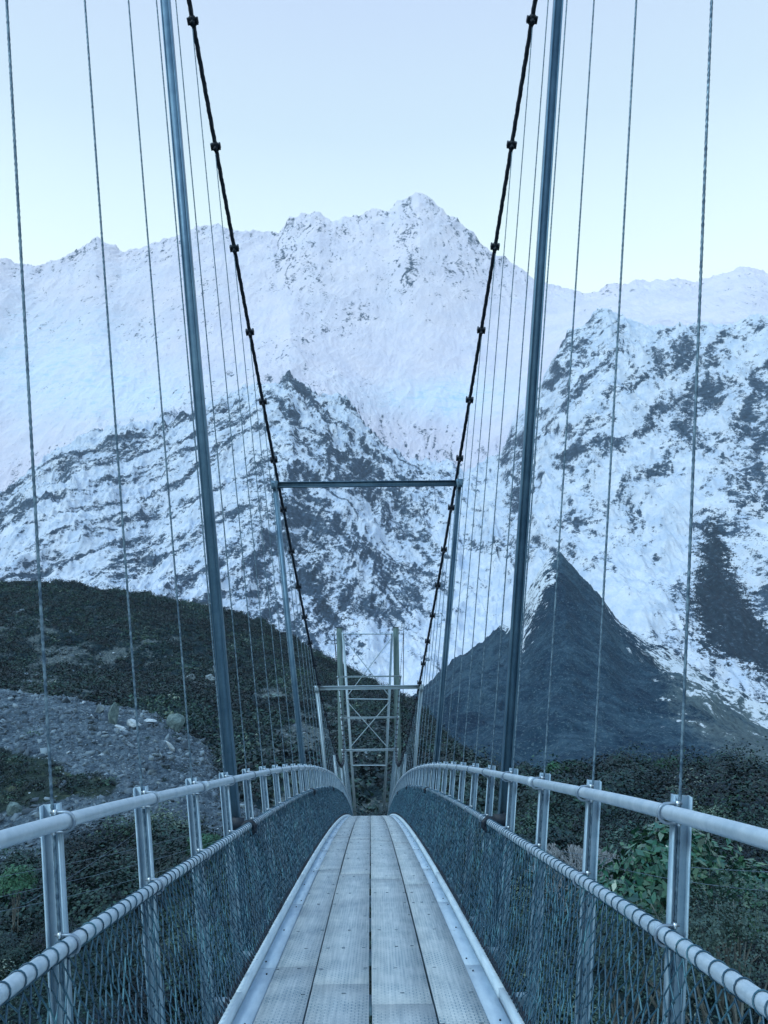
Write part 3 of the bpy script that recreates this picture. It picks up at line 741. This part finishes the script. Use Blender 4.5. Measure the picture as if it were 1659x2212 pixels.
hb = blob(HL.px, HL.py, 140, 1400, 170, 70, 12)*.62 + blob(HL.px, HL.py, 60, 1470, 120, 40)*.5 + blob(HL.px, HL.py, 590, 1500, 40, 12)*.9 + blob(HL.px, HL.py, 470, 1470, 20, 10)*.8 + blob(HL.px, HL.py, 790, 1560, 60, 20, 25)*.8 + blob(HL.px, HL.py, 650, 1590, 80, 40)*.5 + blob(HL.px, HL.py, 800, 1660, 70, 40)*.55 + blob(HL.px, HL.py, 830, 1740, 60, 14)*.7+ blob(HL.px, HL.py, 400, 1430, 90, 50)*.1
hbare = hb*1.1 + 1.2*h1 + 1.5*h2 - .50
def hill_mat():
    t = NT('scrubby_hillside'); p = t.pos()
    n = t.noise(p, .9, 6, .7); n2 = t.noise(p, .12, 4, .6); n3 = t.noise(t.mapp(p, (1, 1, 2.4)), 2.2, 5, .7)
    c = t.ramp(t.math('ADD', t.math('MULTIPLY', n, .6), t.math('MULTIPLY', n2, .4)), [(.35, (.003, .012, .022)), (.5, (.010, .027, .036)), (.66, (.030, .050, .055))])
    b = t.ramp(n3, [(.36, (.02, .038, .05)), (.5, (.07, .10, .115)), (.6, (.15, .17, .155)), (.70, (.32, .37, .40))])
    f = t.math('MULTIPLY', t.math('ADD', t.attr('bare'), t.math('MULTIPLY', t.math('SUBTRACT', n, .5), 1.6)), 2.6, True)
    t.set(Base_Color=t.mix(f, c, b), Roughness=.95, Specular_IOR_Level=.1); t.bump(n, 1.0, .4); return t.m
M_hill = hill_mat()
hl = mobj('hill', big_mesh('hill', HL.verts(), HL.quads(), M_hill, False, dict(bare=hbare.ravel()))); tag(hl, kind='structure')

# ---- scree bank on the left
SCREE = [(-900,1500),(0,1487),(79,1502),(159,1508),(214,1525),(278,1530),(337,1546),(397,1578),(436,1602),(476,1649),(516,1677),(560,1712),(600,1745),(650,1790),(720,1850),(1000,1990),(2600,2100)]
scr_c = curve(SCREE)
sbase = curve([(-900,1930),(0,1885),(65,1850),(150,1830),(225,1802),(350,1795),(450,1790),(560,1790),(700,1850),(1000,2000),(2600,2120)])
def scree_disp(s):
    crest = 1 - .7*np.exp(-((s.R-112)/8)**2)
    return (fbm(s.X/14, s.Y/16, 4)*1.1 + fbm(s.X/2.6, s.Y/3, 5, .66)*.42 + ridged(s.X/.9, s.Y/1.3, 3)*.22 - .1)*crest
SC = Sheet([(57, lambda a: sbase(a) - .10), (63, sbase), (112, scr_c), (124, lambda a: scr_c(a) - .045), (135, lambda a: scr_c(a) - .09)], math.radians(-42), math.radians(6), 900, [30, 300, 10, 6], scree_disp)
k1 = fbm(SC.X/7, SC.Y/8, 4, .6)
sveg = inpoly(SC.px, SC.py, [(-400,1600),(0,1612),(60,1622),(140,1640),(215,1660),(280,1700),(240,1735),(120,1730),(0,1765),(-400,1800)], 22) + 2.0*k1
def scree_mat():
    t = NT('grey_scree'); p = t.pos()
    n = t.noise(t.mapp(p, (1, 1, 2.0)), 1.6, 8, .78); n2 = t.noise(p, .25, 4, .6); v = t.voro(p, 3.2); v2 = t.voro(p, 1.1)
    c = t.ramp(t.math('ADD', t.math('MULTIPLY', n, .7), t.math('MULTIPLY', n2, .3)), [(.36, (.014, .03, .05)), (.48, (.06, .095, .13)), (.57, (.13, .185, .23)), (.68, (.30, .38, .44))])
    c = t.mix(t.ramp(v2, [(.05, .5), (.25, 0.0)]), c, (.05, .07, .09))
    g = t.ramp(t.noise(p, .5, 6, .7), [(.35, (.010, .024, .026)), (.55, (.026, .048, .042)), (.68, (.085, .105, .07))])
    f = t.math('MULTIPLY', t.math('ADD', t.attr('veg'), t.math('MULTIPLY', t.math('SUBTRACT', n, .5), 1.5)), 2.0, True)
    t.set(Base_Color=t.mix(f, c, g), Roughness=.9, Specular_IOR_Level=.2)
    t.bump(t.math('ADD', n, t.math('MULTIPLY', v, .6)), 1.0, .25); return t.m
so_ = mobj('scree_slope', big_mesh('scree_slope', SC.verts(), SC.quads(), scree_mat(), False, dict(veg=sveg.ravel()))); tag(so_, kind='structure')

# ---- bush covered ground under and beside the bridge
CAN = [(-900,2030),(-200,1980),(0,1932),(65,1900),(150,1872),(225,1845),(350,1838),(450,1833),(560,1835),(640,1815),(700,1800),(760,1800),(830,1800),(870,1760),(940,1712),(987,1700),(1050,1705),(1125,1705),(1214,1700),(1250,1696),(1343,1688),(1384,1695),(1441,1694),(1465,1708),(1513,1698),(1594,1700),(1659,1702),(1900,1710),(2600,1740)]
can_c = curve(CAN)
def gr_disp(s):
    return (fbm(s.X/16+4, s.Y/16, 4)*2.1 + fbm(s.X/4, s.Y/4, 3)*.5)*np.interp(s.R, [5, 25, 80, 100], [.2, .6, 1, .25])
def r_can(a): return a
GR = Sheet([(4, lambda a: np.full_like(a, -6.6/4)), (14, lambda a: np.full_like(a, -8.4/14)), (30, lambda a: np.full_like(a, -.375) + .05*np.clip(a, 0, 1)), (58, lambda a: np.where(a < 0, can_c(a), can_c(a)*.6 - .375*.4)), (100, lambda a: can_c(a) - .12*(1-sm(a, -.06, .03))), (118, lambda a: can_c(a)-.06 - .12*(1-sm(a, -.06, .03))), (300, lambda a: np.full_like(a, -.25)), (1200, lambda a: np.full_like(a, -.10)), (9000, lambda a: np.full_like(a, -.02))],
           math.radians(-179.9), math.radians(179.9), 1100, [20, 50, 60, 80, 10, 10, 10, 10], gr_disp)
def gr_mat():
    t = NT('dark_undergrowth'); p = t.pos(); n = t.noise(p, 1.1, 7, .7)
    t.set(Base_Color=t.ramp(n, [(.35, (.005, .012, .016)), (.55, (.012, .028, .032)), (.7, (.035, .05, .045))]), Roughness=.95, Specular_IOR_Level=.1); t.bump(n, 1, .3); return t.m
gr = mobj('ground', big_mesh('ground', GR.verts(), GR.quads(), gr_mat(), False)); tag(gr, kind='structure')
SHEETS = [SC, GR, HL]

# ================================================================ vegetation
def leaf_mat(name, stops, rough=.6, trans=.0, spec=.3, fam=False):
    t = NT(name); a0 = t.attr('tint'); a = t.math('FRACT', a0)
    c = t.ramp(a, stops)
    if fam:      # three kinds of bush: dark teal, olive, brown grey
        k = t.math('DIVIDE', t.math('FLOOR', a0), 2.0)
        c = t.mix(t.ramp(k, [(0, 0.0), (.3, 0.0), (.5, .4), (.75, 0.0)]), c, t.ramp(a, [(0, (.006, .020, .018)), (.4, (.018, .058, .040)), (.75, (.045, .10, .055)), (1, (.13, .20, .12))]))
        c = t.mix(t.ramp(k, [(0, 0.0), (.75, 0.0), (1.0, .3)]), c, t.ramp(a, [(0, (.010, .016, .020)), (.4, (.030, .040, .042)), (.75, (.075, .085, .075)), (1, (.20, .20, .17))]))
    t.set(Base_Color=c, Roughness=rough, Specular_IOR_Level=spec); return t.m
SCRUB = [(0.0, (.002, .009, .019)), (.3, (.006, .026, .037)), (.55, (.014, .054, .056)), (.75, (.034, .094, .076)), (.9, (.09, .145, .125)), (1.0, (.22, .28, .23))]
M_scrub = leaf_mat('scrub_foliage', SCRUB, fam=True)
def bushes(C, R, m, leaf, tint, squash=.75, lump=.35, aspect=.6, rng=RNG):
    """leaf quads spread through lumpy crowns; C centres (N,3), R radii (N,), m leaves each, leaf size"""
    N = len(C); C = np.repeat(C, m, 0); Rr = np.repeat(R, m); T = np.repeat(tint, m); ids = np.repeat(np.arange(N), m)
    D = rng.normal(size=(N*m, 3)); D[:, 2] = np.abs(D[:, 2])*1.0 - .22; D /= np.linalg.norm(D, axis=1)[:, None]
    ph = rng.random((N, 6))*6.28
    l = np.ones(N*m)
    for q in range(3): l += lump*np.sin(D[:, 0]*(3+q*2) + ph[ids, q])*np.sin(D[:, 1]*(3.4+q*2) + ph[ids, q+3] + D[:, 2]*3)/(1+.5*q)
    rad = Rr*l*(1 - .38*rng.random(N*m)**2.2)
    P = C + D*rad[:, None]*np.array([1, 1, squash])
    Nn = D + rng.normal(0, .42, (N*m, 3)) + np.array([0, 0, .35]); Nn /= np.linalg.norm(Nn, axis=1)[:, None]
    U = np.cross(Nn, rng.normal(size=(N*m, 3))); U /= np.linalg.norm(U, axis=1)[:, None]; W = np.cross(Nn, U)
    s = (leaf if np.ndim(leaf) == 0 else np.repeat(leaf, m))*(.6 + .8*rng.random(N*m)); s = s[:, None]
    V = np.stack([P - U*s, P + W*s*aspect, P + U*s, P - W*s*aspect], 1).reshape(-1, 3)
    Q = np.arange(N*m*4).reshape(-1, 4)
    tt = np.clip(T + .11*rng.normal(size=N*m), 0, .999) + np.repeat(rng.integers(0, 3, N), m)*1.0; return V, Q, np.repeat(tt, 4)
def scatter(S, n, r0, r1, a0, a1, dens, power=1.0):
    """random surface points, roughly even as seen from above"""
    r = np.sqrt(RNG.random(n)*(r1**2-r0**2) + r0**2) if power == 1 else r0 + (r1-r0)*RNG.random(n)**power
    a = a0 + (a1-a0)*RNG.random(n); x = r*np.sin(a); y = r*np.cos(a); z = S.height(x, y)
    k = RNG.random(n) < dens(x, y, z); return np.stack([x, y, z], -1)[k]
def stuff_leaves(name, parts, mat):
    V = []; Q = []; T = []; n = 0
    for v, q, t in parts: V.append(v); Q.append(q+n); T.append(t); n += len(v)
    o = mobj(name, big_mesh(name, np.concatenate(V), np.concatenate(Q), mat, False, dict(tint=np.concatenate(T))))
    tag(o, kind='stuff'); return o
def samp(S, A, P):
    a = np.arctan2(P[:, 0], P[:, 1]); r = np.hypot(P[:, 0], P[:, 1])
    i = np.clip(np.round(np.interp(r, S.r, np.arange(len(S.r)))).astype(int), 0, len(S.r)-1); j = np.clip(np.round(np.interp(a, S.az, np.arange(len(S.az)))).astype(int), 0, len(S.az)-1)
    return A[i, j]
rad = math.radians
# hillside scrub
P = scatter(HL, 32000, 62, 350, rad(-36), rad(12), lambda x, y, z: np.ones_like(x))
b = samp(HL, hbare, P); P = P[RNG.random(len(P)) < np.clip(.82 - 1.6*np.clip(b+.15, 0, 1), .03, 1)]
R = .6 + 2.6*RNG.random(len(P))**3; pt = fbm(P[:, 0]/16, P[:, 1]/22, 4)
tint = np.clip(.26 + .65*pt + .17*RNG.normal(size=len(P)), 0, .97)
hs = stuff_leaves('hillside_scrub', [bushes(P + [0, 0, .1], R, 26, .26, tint)], M_scrub)
tag(hs, 'dark low scrub covering the hillside below the snowy mountain', 'scrub')
# bushes on the scree patch
P = scatter(SC, 5000, 60, 118, rad(-36), rad(6), lambda x, y, z: np.ones_like(x)); b = samp(SC, sveg, P)
P = P[RNG.random(len(P)) < np.clip(.02 + .55*np.clip(b, 0, 1), 0, 1)]
ss = stuff_leaves('scree_scrub', [bushes(P, .35 + .7*RNG.random(len(P))**2, 70, .10, np.clip(.33 + .22*RNG.normal(size=len(P)), .05, 1))], M_scrub)
tag(ss, 'low brown green scrub growing on the grey scree bank', 'scrub')
# valley floor bush, near and far
nb = []
for (n, r0, r1, rmin, rvar, m, lf, sq) in ((430, 60, 104, 1.5, 2.9, 1900, .155, .95), (260, 60, 104, .6, .9, 160, .13, .8), (300, 30, 62, 1.0, 2.1, 2300, .09, .95), (200, 30, 62, .4, .7, 220, .085, .8),
                                (190, 11, 31, .6, 1.2, 4200, .036, .95), (160, 11, 31, .3, .4, 420, .038, .8)):
    P = scatter(GR, n, r0, r1, rad(-40), rad(38), lambda x, y, z: np.ones_like(x))
    P = P[~((np.degrees(np.arctan2(P[:, 0], P[:, 1])) < -.5) & (np.hypot(P[:, 0], P[:, 1]) > 60))]
    R = rmin + rvar*RNG.random(len(P))**1.6; pt = fbm(P[:, 0]/9+2, P[:, 1]/9, 3)
    tint = np.clip(.34 + .45*pt + .20*RNG.normal(size=len(P)), .02, .96)
    nb.append(bushes(P + np.array([0, 0, .1]), R, m, lf, tint, sq, .26))
vs = stuff_leaves('valley_scrub', nb, M_scrub); tag(vs, 'dense dark green bush filling the valley floor under the bridge', 'scrub')
print('LEAFQ', sum(len(q[1]) for q in nb))

# ================================================================ rocks and single shrubs
def rock_mat(name, a, b, c):
    t = NT(name); p = t.pos(); n = t.noise(p, 1.6, 8, .7); n2 = t.noise(p, 7, 4, .7)
    t.set(Base_Color=t.ramp(t.math('ADD', t.math('MULTIPLY', n, .7), t.math('MULTIPLY', n2, .3)), [(.35, a), (.5, b), (.66, c)]), Roughness=.85)
    t.bump(n2, .6, .05); return t.m
M_rock = rock_mat('grey_rock', (.05, .075, .095), (.13, .18, .21), (.30, .36, .39))
M_pale = rock_mat('pale_rock', (.18, .24, .28), (.36, .43, .48), (.55, .62, .68))
M_moss = rock_mat('lichened_rock', (.035, .07, .08), (.10, .16, .17), (.20, .27, .27))
def stones(P, size, flat, tintless=True, rng=RNG):
    """angular slabs: displaced boxes with random tilt"""
    N = len(P); c = np.array([(-1,-1,-1),(1,-1,-1),(1,1,-1),(-1,1,-1),(-1,-1,1),(1,-1,1),(1,1,1),(-1,1,1)], float)
    V = c[None]*(1 + rng.normal(0, .22, (N, 8, 3))); V[:, 4:] *= (.55 + .45*rng.random((N, 1, 1)))
    V *= np.stack([size, size*(.4+.5*rng.random(N)), size*flat*(.5+rng.random(N))], -1)[:, None]
    q = rng.normal(size=(N, 4)); q[:, 0] += 2.2; q[:, 3] *= 2.5; q /= np.linalg.norm(q, axis=1)[:, None]; w, x, y, z = q.T
    R = np.stack([1-2*(y*y+z*z), 2*(x*y-w*z), 2*(x*z+w*y), 2*(x*y+w*z), 1-2*(x*x+z*z), 2*(y*z-w*x), 2*(x*z-w*y), 2*(y*z+w*x), 1-2*(x*x+y*y)], -1).reshape(N, 3, 3)
    V = np.einsum('nij,nkj->nki', R, V) + P[:, None]
    f = np.array([(0,3,2,1),(4,5,6,7),(0,1,5,4),(1,2,6,5),(2,3,7,6),(3,0,4,7)])
    return V.reshape(-1, 3), (np.arange(N)[:, None, None]*8 + f[None]).reshape(-1, 4)
P = scatter(SC, 30000, 58, 116, rad(-38), rad(4), lambda x, y, z: np.ones_like(x)); b = samp(SC, sveg, P); P = P[RNG.random(len(P)) < np.clip(.95 - .9*np.clip(b, 0, 1), 0, 1)]
V, Q = stones(P, .04 + .42*RNG.random(len(P))**9 + .06*RNG.random(len(P)), .26)
tt = np.repeat(np.clip(.42 + .2*RNG.normal(size=len(P)), 0, 1), 8)
t = NT('scree_stone'); t.set(Base_Color=t.ramp(t.attr('tint'), [(0, (.025, .045, .065)), (.45, (.085, .125, .165)), (.8, (.20, .27, .32)), (1, (.46, .52, .58))]), Roughness=.85)
o = mobj('scree_stones', big_mesh('scree_stones', V, Q, t.m, False, dict(tint=tt))); tag(o, 'loose grey shards of rock strewn down the scree bank', 'stones', kind='stuff')
P = scatter(HL, 5200, 100, 345, rad(-36), rad(14), lambda x, y, z: np.ones_like(x)); b = samp(HL, hbare, P); P = P[RNG.random(len(P)) < np.clip(.02 + 1.1*b, 0, 1)]
V, Q = stones(P, .25 + .7*RNG.random(len(P))**3, .5); tt = np.repeat(np.clip(.55 + .2*RNG.normal(size=len(P)), 0, 1), 8)
o = mobj('hillside_stones', big_mesh('hillside_stones', V, Q, t.m, False, dict(tint=tt))); tag(o, 'pale rocks showing between the scrub on the hillside', 'stones', kind='stuff')

def boulder(name, S, px, py, w, h, mat, label, flat=1.0, seed=0, sharp=.25, tilt=(0, 0, 0), sink=.25, rmin=0):
    """one boulder, w x h given in frame units, at its true distance on the slope S"""
    c = S.hit(px, py, rmin); D = float(c[1]); wr = w/F_*D/2; hr = h/F_*D/2
    rn = np.random.default_rng(seed); me = bpy.data.meshes.new(name)
    import bmesh
    bm = bmesh.new(); bmesh.ops.create_icosphere(bm, subdivisions=3, radius=1.0)
    ax = rn.normal(size=(14, 3)); ax /= np.linalg.norm(ax, axis=1)[:, None]; dd = .5 + .3*rn.random(14)
    for v in bm.verts:
        p = np.array(v.co)
        for a, d in zip(ax, dd):
            e = p @ a - d
            if e > 0: p = p - a*e
        p = p*(1 + .05*math.sin(p[0]*7+seed)*math.sin(p[2]*8) + .03*rn.normal())
        v.co = Vector((p[0]*wr*1.15, p[1]*wr*.9, p[2]*hr*1.2))
    bm.to_mesh(me); bm.free(); me.materials.append(mat)
    o = link(bpy.data.objects.new(name, me)); o.location = Vector(c) + Vector((0, 0, hr*(1-sink*2))); o.rotation_euler = tilt
    tag(o, label, 'boulder'); return o
boulder('boulder', SC, 244, 1562, 26, 62, M_moss, 'tall upright lichened boulder standing on the crest of the grey scree', seed=3)
boulder('boulder', SC, 376, 1577, 42, 40, M_moss, 'rounded pale boulder at the right hand end of the scree crest', seed=5, sharp=.1)
boulder('boulder', SC, 216, 1540, 20, 24, M_rock, 'small dark boulder on the scree crest, left of the tall upright boulder', seed=8)
boulder('rock_slab', SC, 288, 1570, 34, 18, M_pale, 'broken flat pale slab lying right of the tall upright boulder', seed=11, sharp=.05, tilt=(0, .35, .2)).__setitem__('category', 'rock slab')
boulder('rock_slab', SC, 262, 1576, 30, 9, M_pale, 'thin pale slab lying just in front of the tall upright boulder', seed=12, tilt=(0, .35, 0)).__setitem__('category', 'rock slab')
boulder('rock_slab', SC, 324, 1560, 26, 9, M_pale, 'thin pale slab between the broken slab and the rounded boulder', seed=14, tilt=(0, .12, 0)).__setitem__('category', 'rock slab')
boulder('rock_slab', SC, 369, 1622, 12, 26, M_pale, 'white leaf shaped slab standing halfway down the scree', seed=15, tilt=(0, -.65, 0)).__setitem__('category', 'rock slab')
boulder('boulder', SC, 32, 1760, 30, 34, M_moss, 'square pale boulder among scrub at the left edge of the scree', seed=16)
boulder('boulder', HL, 412, 1470, 24, 18, M_rock, 'grey boulder on the dark hillside right of the first portal post', seed=21)
boulder('boulder', HL, 452, 1472, 26, 20, M_rock, 'grey boulder high in the hillside scrub left of the first portal post', seed=22)
boulder('boulder', HL, 588, 1510, 44, 16, M_moss, 'low grass topped outcrop on the hillside behind the hanger ropes', seed=23)
boulder('boulder', HL, 778, 1636, 14, 14, M_pale, 'small white boulder behind the far tower bracing, just above the lowest tie', seed=24)
boulder('boulder', HL, 756, 1622, 8, 7, M_pale, 'tiny white boulder left of the white boulder behind the far tower', seed=25)

def shrub(name, P, R, m, leaf, tint, mat, label, cat, squash=.85, lump=.3, aspect=.6, sticks=7, H=1.2, lobes=None):
    """crown of leaves on forking stems; P is the centre of the crown"""
    root = empty(name, (P[0], P[1], P[2]-H-R*.4)); tag(root, label, cat)
    rn = np.random.default_rng(int(abs(P[0]*100)) + 3)
    C = []; Rr = []
    for (dx, dy, dz_, f) in (lobes or [(0, 0, 0, 1)]): C.append(np.array(P) + np.array([dx, dy, dz_])*R); Rr.append(R*f)
    V, Q, T = bushes(np.array(C), np.array(Rr), m//len(C), leaf, np.full(len(C), tint), squash, lump, aspect, rn)
    V = V - np.array(root.location); mobj('crown', big_mesh('crown', V, Q, mat, False, dict(tint=T)), root)
    mb = MB()
    for k in range(sticks):
        e = np.array(C[k % len(C)]) + rn.normal(0, .35, 3)*R; b = np.array([P[0], P[1], P[2]-H-R*.4]) + rn.normal(0, .12, 3)*R*np.array([1, 1, 0])
        q = np.linspace(0, 1, 6)[:, None]; pts = b*(1-q)+e*q + rn.normal(0, .03, (6, 3))*R
        mb.tube(pts - np.array(root.location), np.linspace(.03, .008, 6)*max(R, .6), 6)
    mb.obj('stem', M_bark, root); return root
t = NT('bark'); t.set(Base_Color=t.ramp(t.noise(t.pos(), 8, 5), [(.35, (.06, .07, .07)), (.65, (.2, .22, .21))]), Roughness=.9); M_bark = t.m
M_broad = leaf_mat('broad_glossy_leaf', [(0, (.010, .05, .048)), (.4, (.022, .10, .07)), (.7, (.06, .17, .08)), (.9, (.12, .26, .08)), (1.0, (.45, .58, .5))], .32, spec=.6)
M_grey = leaf_mat('small_grey_green_leaf', [(0, (.012, .034, .040)), (.5, (.040, .082, .078)), (.8, (.10, .15, .12)), (1.0, (.26, .31, .24))])
M_lime = leaf_mat('bright_green_leaf', [(0, (.015, .06, .04)), (.5, (.03, .11, .065)), (1.0, (.08, .20, .11))])
M_dk = leaf_mat('deep_green_leaf', [(0, (.004, .018, .022)), (.5, (.010, .045, .038)), (1.0, (.028, .09, .055))])
M_mid = leaf_mat('mid_green_leaf', [(0, (.010, .045, .035)), (.5, (.022, .10, .05)), (1.0, (.06, .17, .08))])
def pt(px, py, D): return at(px, py, D)
shrub('broadleaf_shrub', pt(1430, 1905, 12.5), .98, 2000, .078, .44, M_broad, 'glossy broad leaved shrub outside the right mesh, left of the nearest right hand rail post', 'shrub', .8, .3, .42, 12, 1.6, [(0, 0, 0, .8), (-.6, 0, -.35, .7), (.2, 0, .35, .6)])
shrub('broadleaf_shrub', pt(1565, 1900, 13.0), .80, 1200, .078, .44, M_broad, 'glossy broad leaved shrub at the right edge, right of the nearest right hand rail post', 'shrub', .8, .3, .42, 12, 1.6, [(-.3, 0, .1, .8), (.5, 0, -.2, .7), (.2, 0, -.9, .5)])
shrub('small_leaved_shrub', pt(1590, 2060, 9.5), .85, 9000, .018, .5, M_grey, 'fine leaved grey green shrub in the bottom right corner below the broad leaved shrub', 'shrub', .9, .35, .6, 14, 1.5, [(0, 0, 0, .8), (-.7, .3, -.3, .6), (-.5, 0, .35, .45), (.5, .2, .3, .6)])
shrub('small_leaved_shrub', pt(1330, 2030, 10.5), .6, 6000, .018, .45, M_grey, 'fine leaved shrub seen through the right mesh below the broad leaved shrub', 'shrub', .9, .35, .6, 12, 1.3, [(0, 0, 0, .9), (.6, 0, -.4, .7)])
shrub('lime_shrub', pt(32, 1908, 26), .62, 1500, .045, .55, M_lime, 'small bright lime green shrub left of the first left hand rail post', 'shrub', .8)
shrub('lime_shrub', pt(442, 1826, 34), .8, 1500, .06, .3, M_lime, 'bright green shrub beside the third left hand rail post', 'shrub', .6)
for (px, py, w, D, mat, lab) in ((1343, 1652, 62, 98, M_dk, 'dark rounded bush topping the canopy, between the second and third right hand rail posts'),
        (1441, 1655, 52, 92, M_mid, 'bright green rounded bush on the canopy skyline, left of the nearest right hand hanger'),
        (1245, 1655, 40, 99, M_dk, 'dark bush on the canopy skyline above the second right hand rail post'),
        (1135, 1665, 36, 99, M_dk, 'dark bush on the canopy skyline just right of the first right hand portal post'),
        (1205, 1660, 34, 96, M_mid, 'green bush on the canopy skyline, left of a darker bush of its height'),
        (1522, 1665, 46, 94, M_dk, 'dark bush on the canopy skyline right of the nearest right hand hanger'),
        (1590, 1740, 70, 62, M_mid, 'large green bush in the canopy above the right hand handrail')):
    R = w/F_*D/1.5; shrub('bush', pt(px, py+w*.25, D), R, 1500, .17*D/98, .5, mat, lab, 'bush', .8, .25, .6, 6, 1.0)
# bare twiggy shrub
def twigs(name, P, R, label):
    rn = np.random.default_rng(5); A = []; B = []
    def grow(p, d, L, dep):
        q = p + d*L; A.append(p); B.append(q)
        if dep == 0: return
        for _ in range(3): dd = d + rn.normal(0, .38, 3); dd /= np.linalg.norm(dd); grow(q, dd, L*.68, dep-1)
    for _ in range(9):
        d = rn.normal(0, .4, 3) + np.array([0, 0, 1.]); d /= np.linalg.norm(d); grow(np.zeros(3), d, R*.42, 4)
    mb = MB(); mb.segs(A, B, .006, 3); t = NT('pale_twig'); t.set(Base_Color=(.30, .33, .36, 1), Roughness=.9)
    o = mb.obj(name, t.m); o.location = P; tag(o, label, 'shrub')
twigs('twiggy_shrub', pt(1225, 1960, 15), 1.0, 'bare pale twiggy shrub behind the second right hand rail post from the camera')
twigs('twiggy_shrub', pt(1290, 1935, 16), .8, 'bare pale twigs touching the left side of the broad leaved shrub')

HAZE = 4.8e-5
if HAZE:
    mb = MB(); mb.box((0, 1400, 1330), (13000, 9400, 3460)); o = mb.obj('haze', None) if False else None
    V = mb; me = big_mesh('haze', np.concatenate(mb.V), np.concatenate(mb.Q), [])
    t = bpy.data.materials.new('air'); t.use_nodes = True; n = t.node_tree.nodes; n.clear()
    oo = n.new('ShaderNodeOutputMaterial'); pv = n.new('ShaderNodeVolumePrincipled'); t.node_tree.links.new(pv.outputs[0], oo.inputs['Volume'])
    pv.inputs['Density'].default_value = HAZE; pv.inputs['Color'].default_value = (.88, .93, 1.0, 1); pv.inputs['Anisotropy'].default_value = .0
    me.materials.append(t); o = mobj('haze', me); tag(o, 'thin blue mountain air filling the valley', 'haze', kind='stuff')
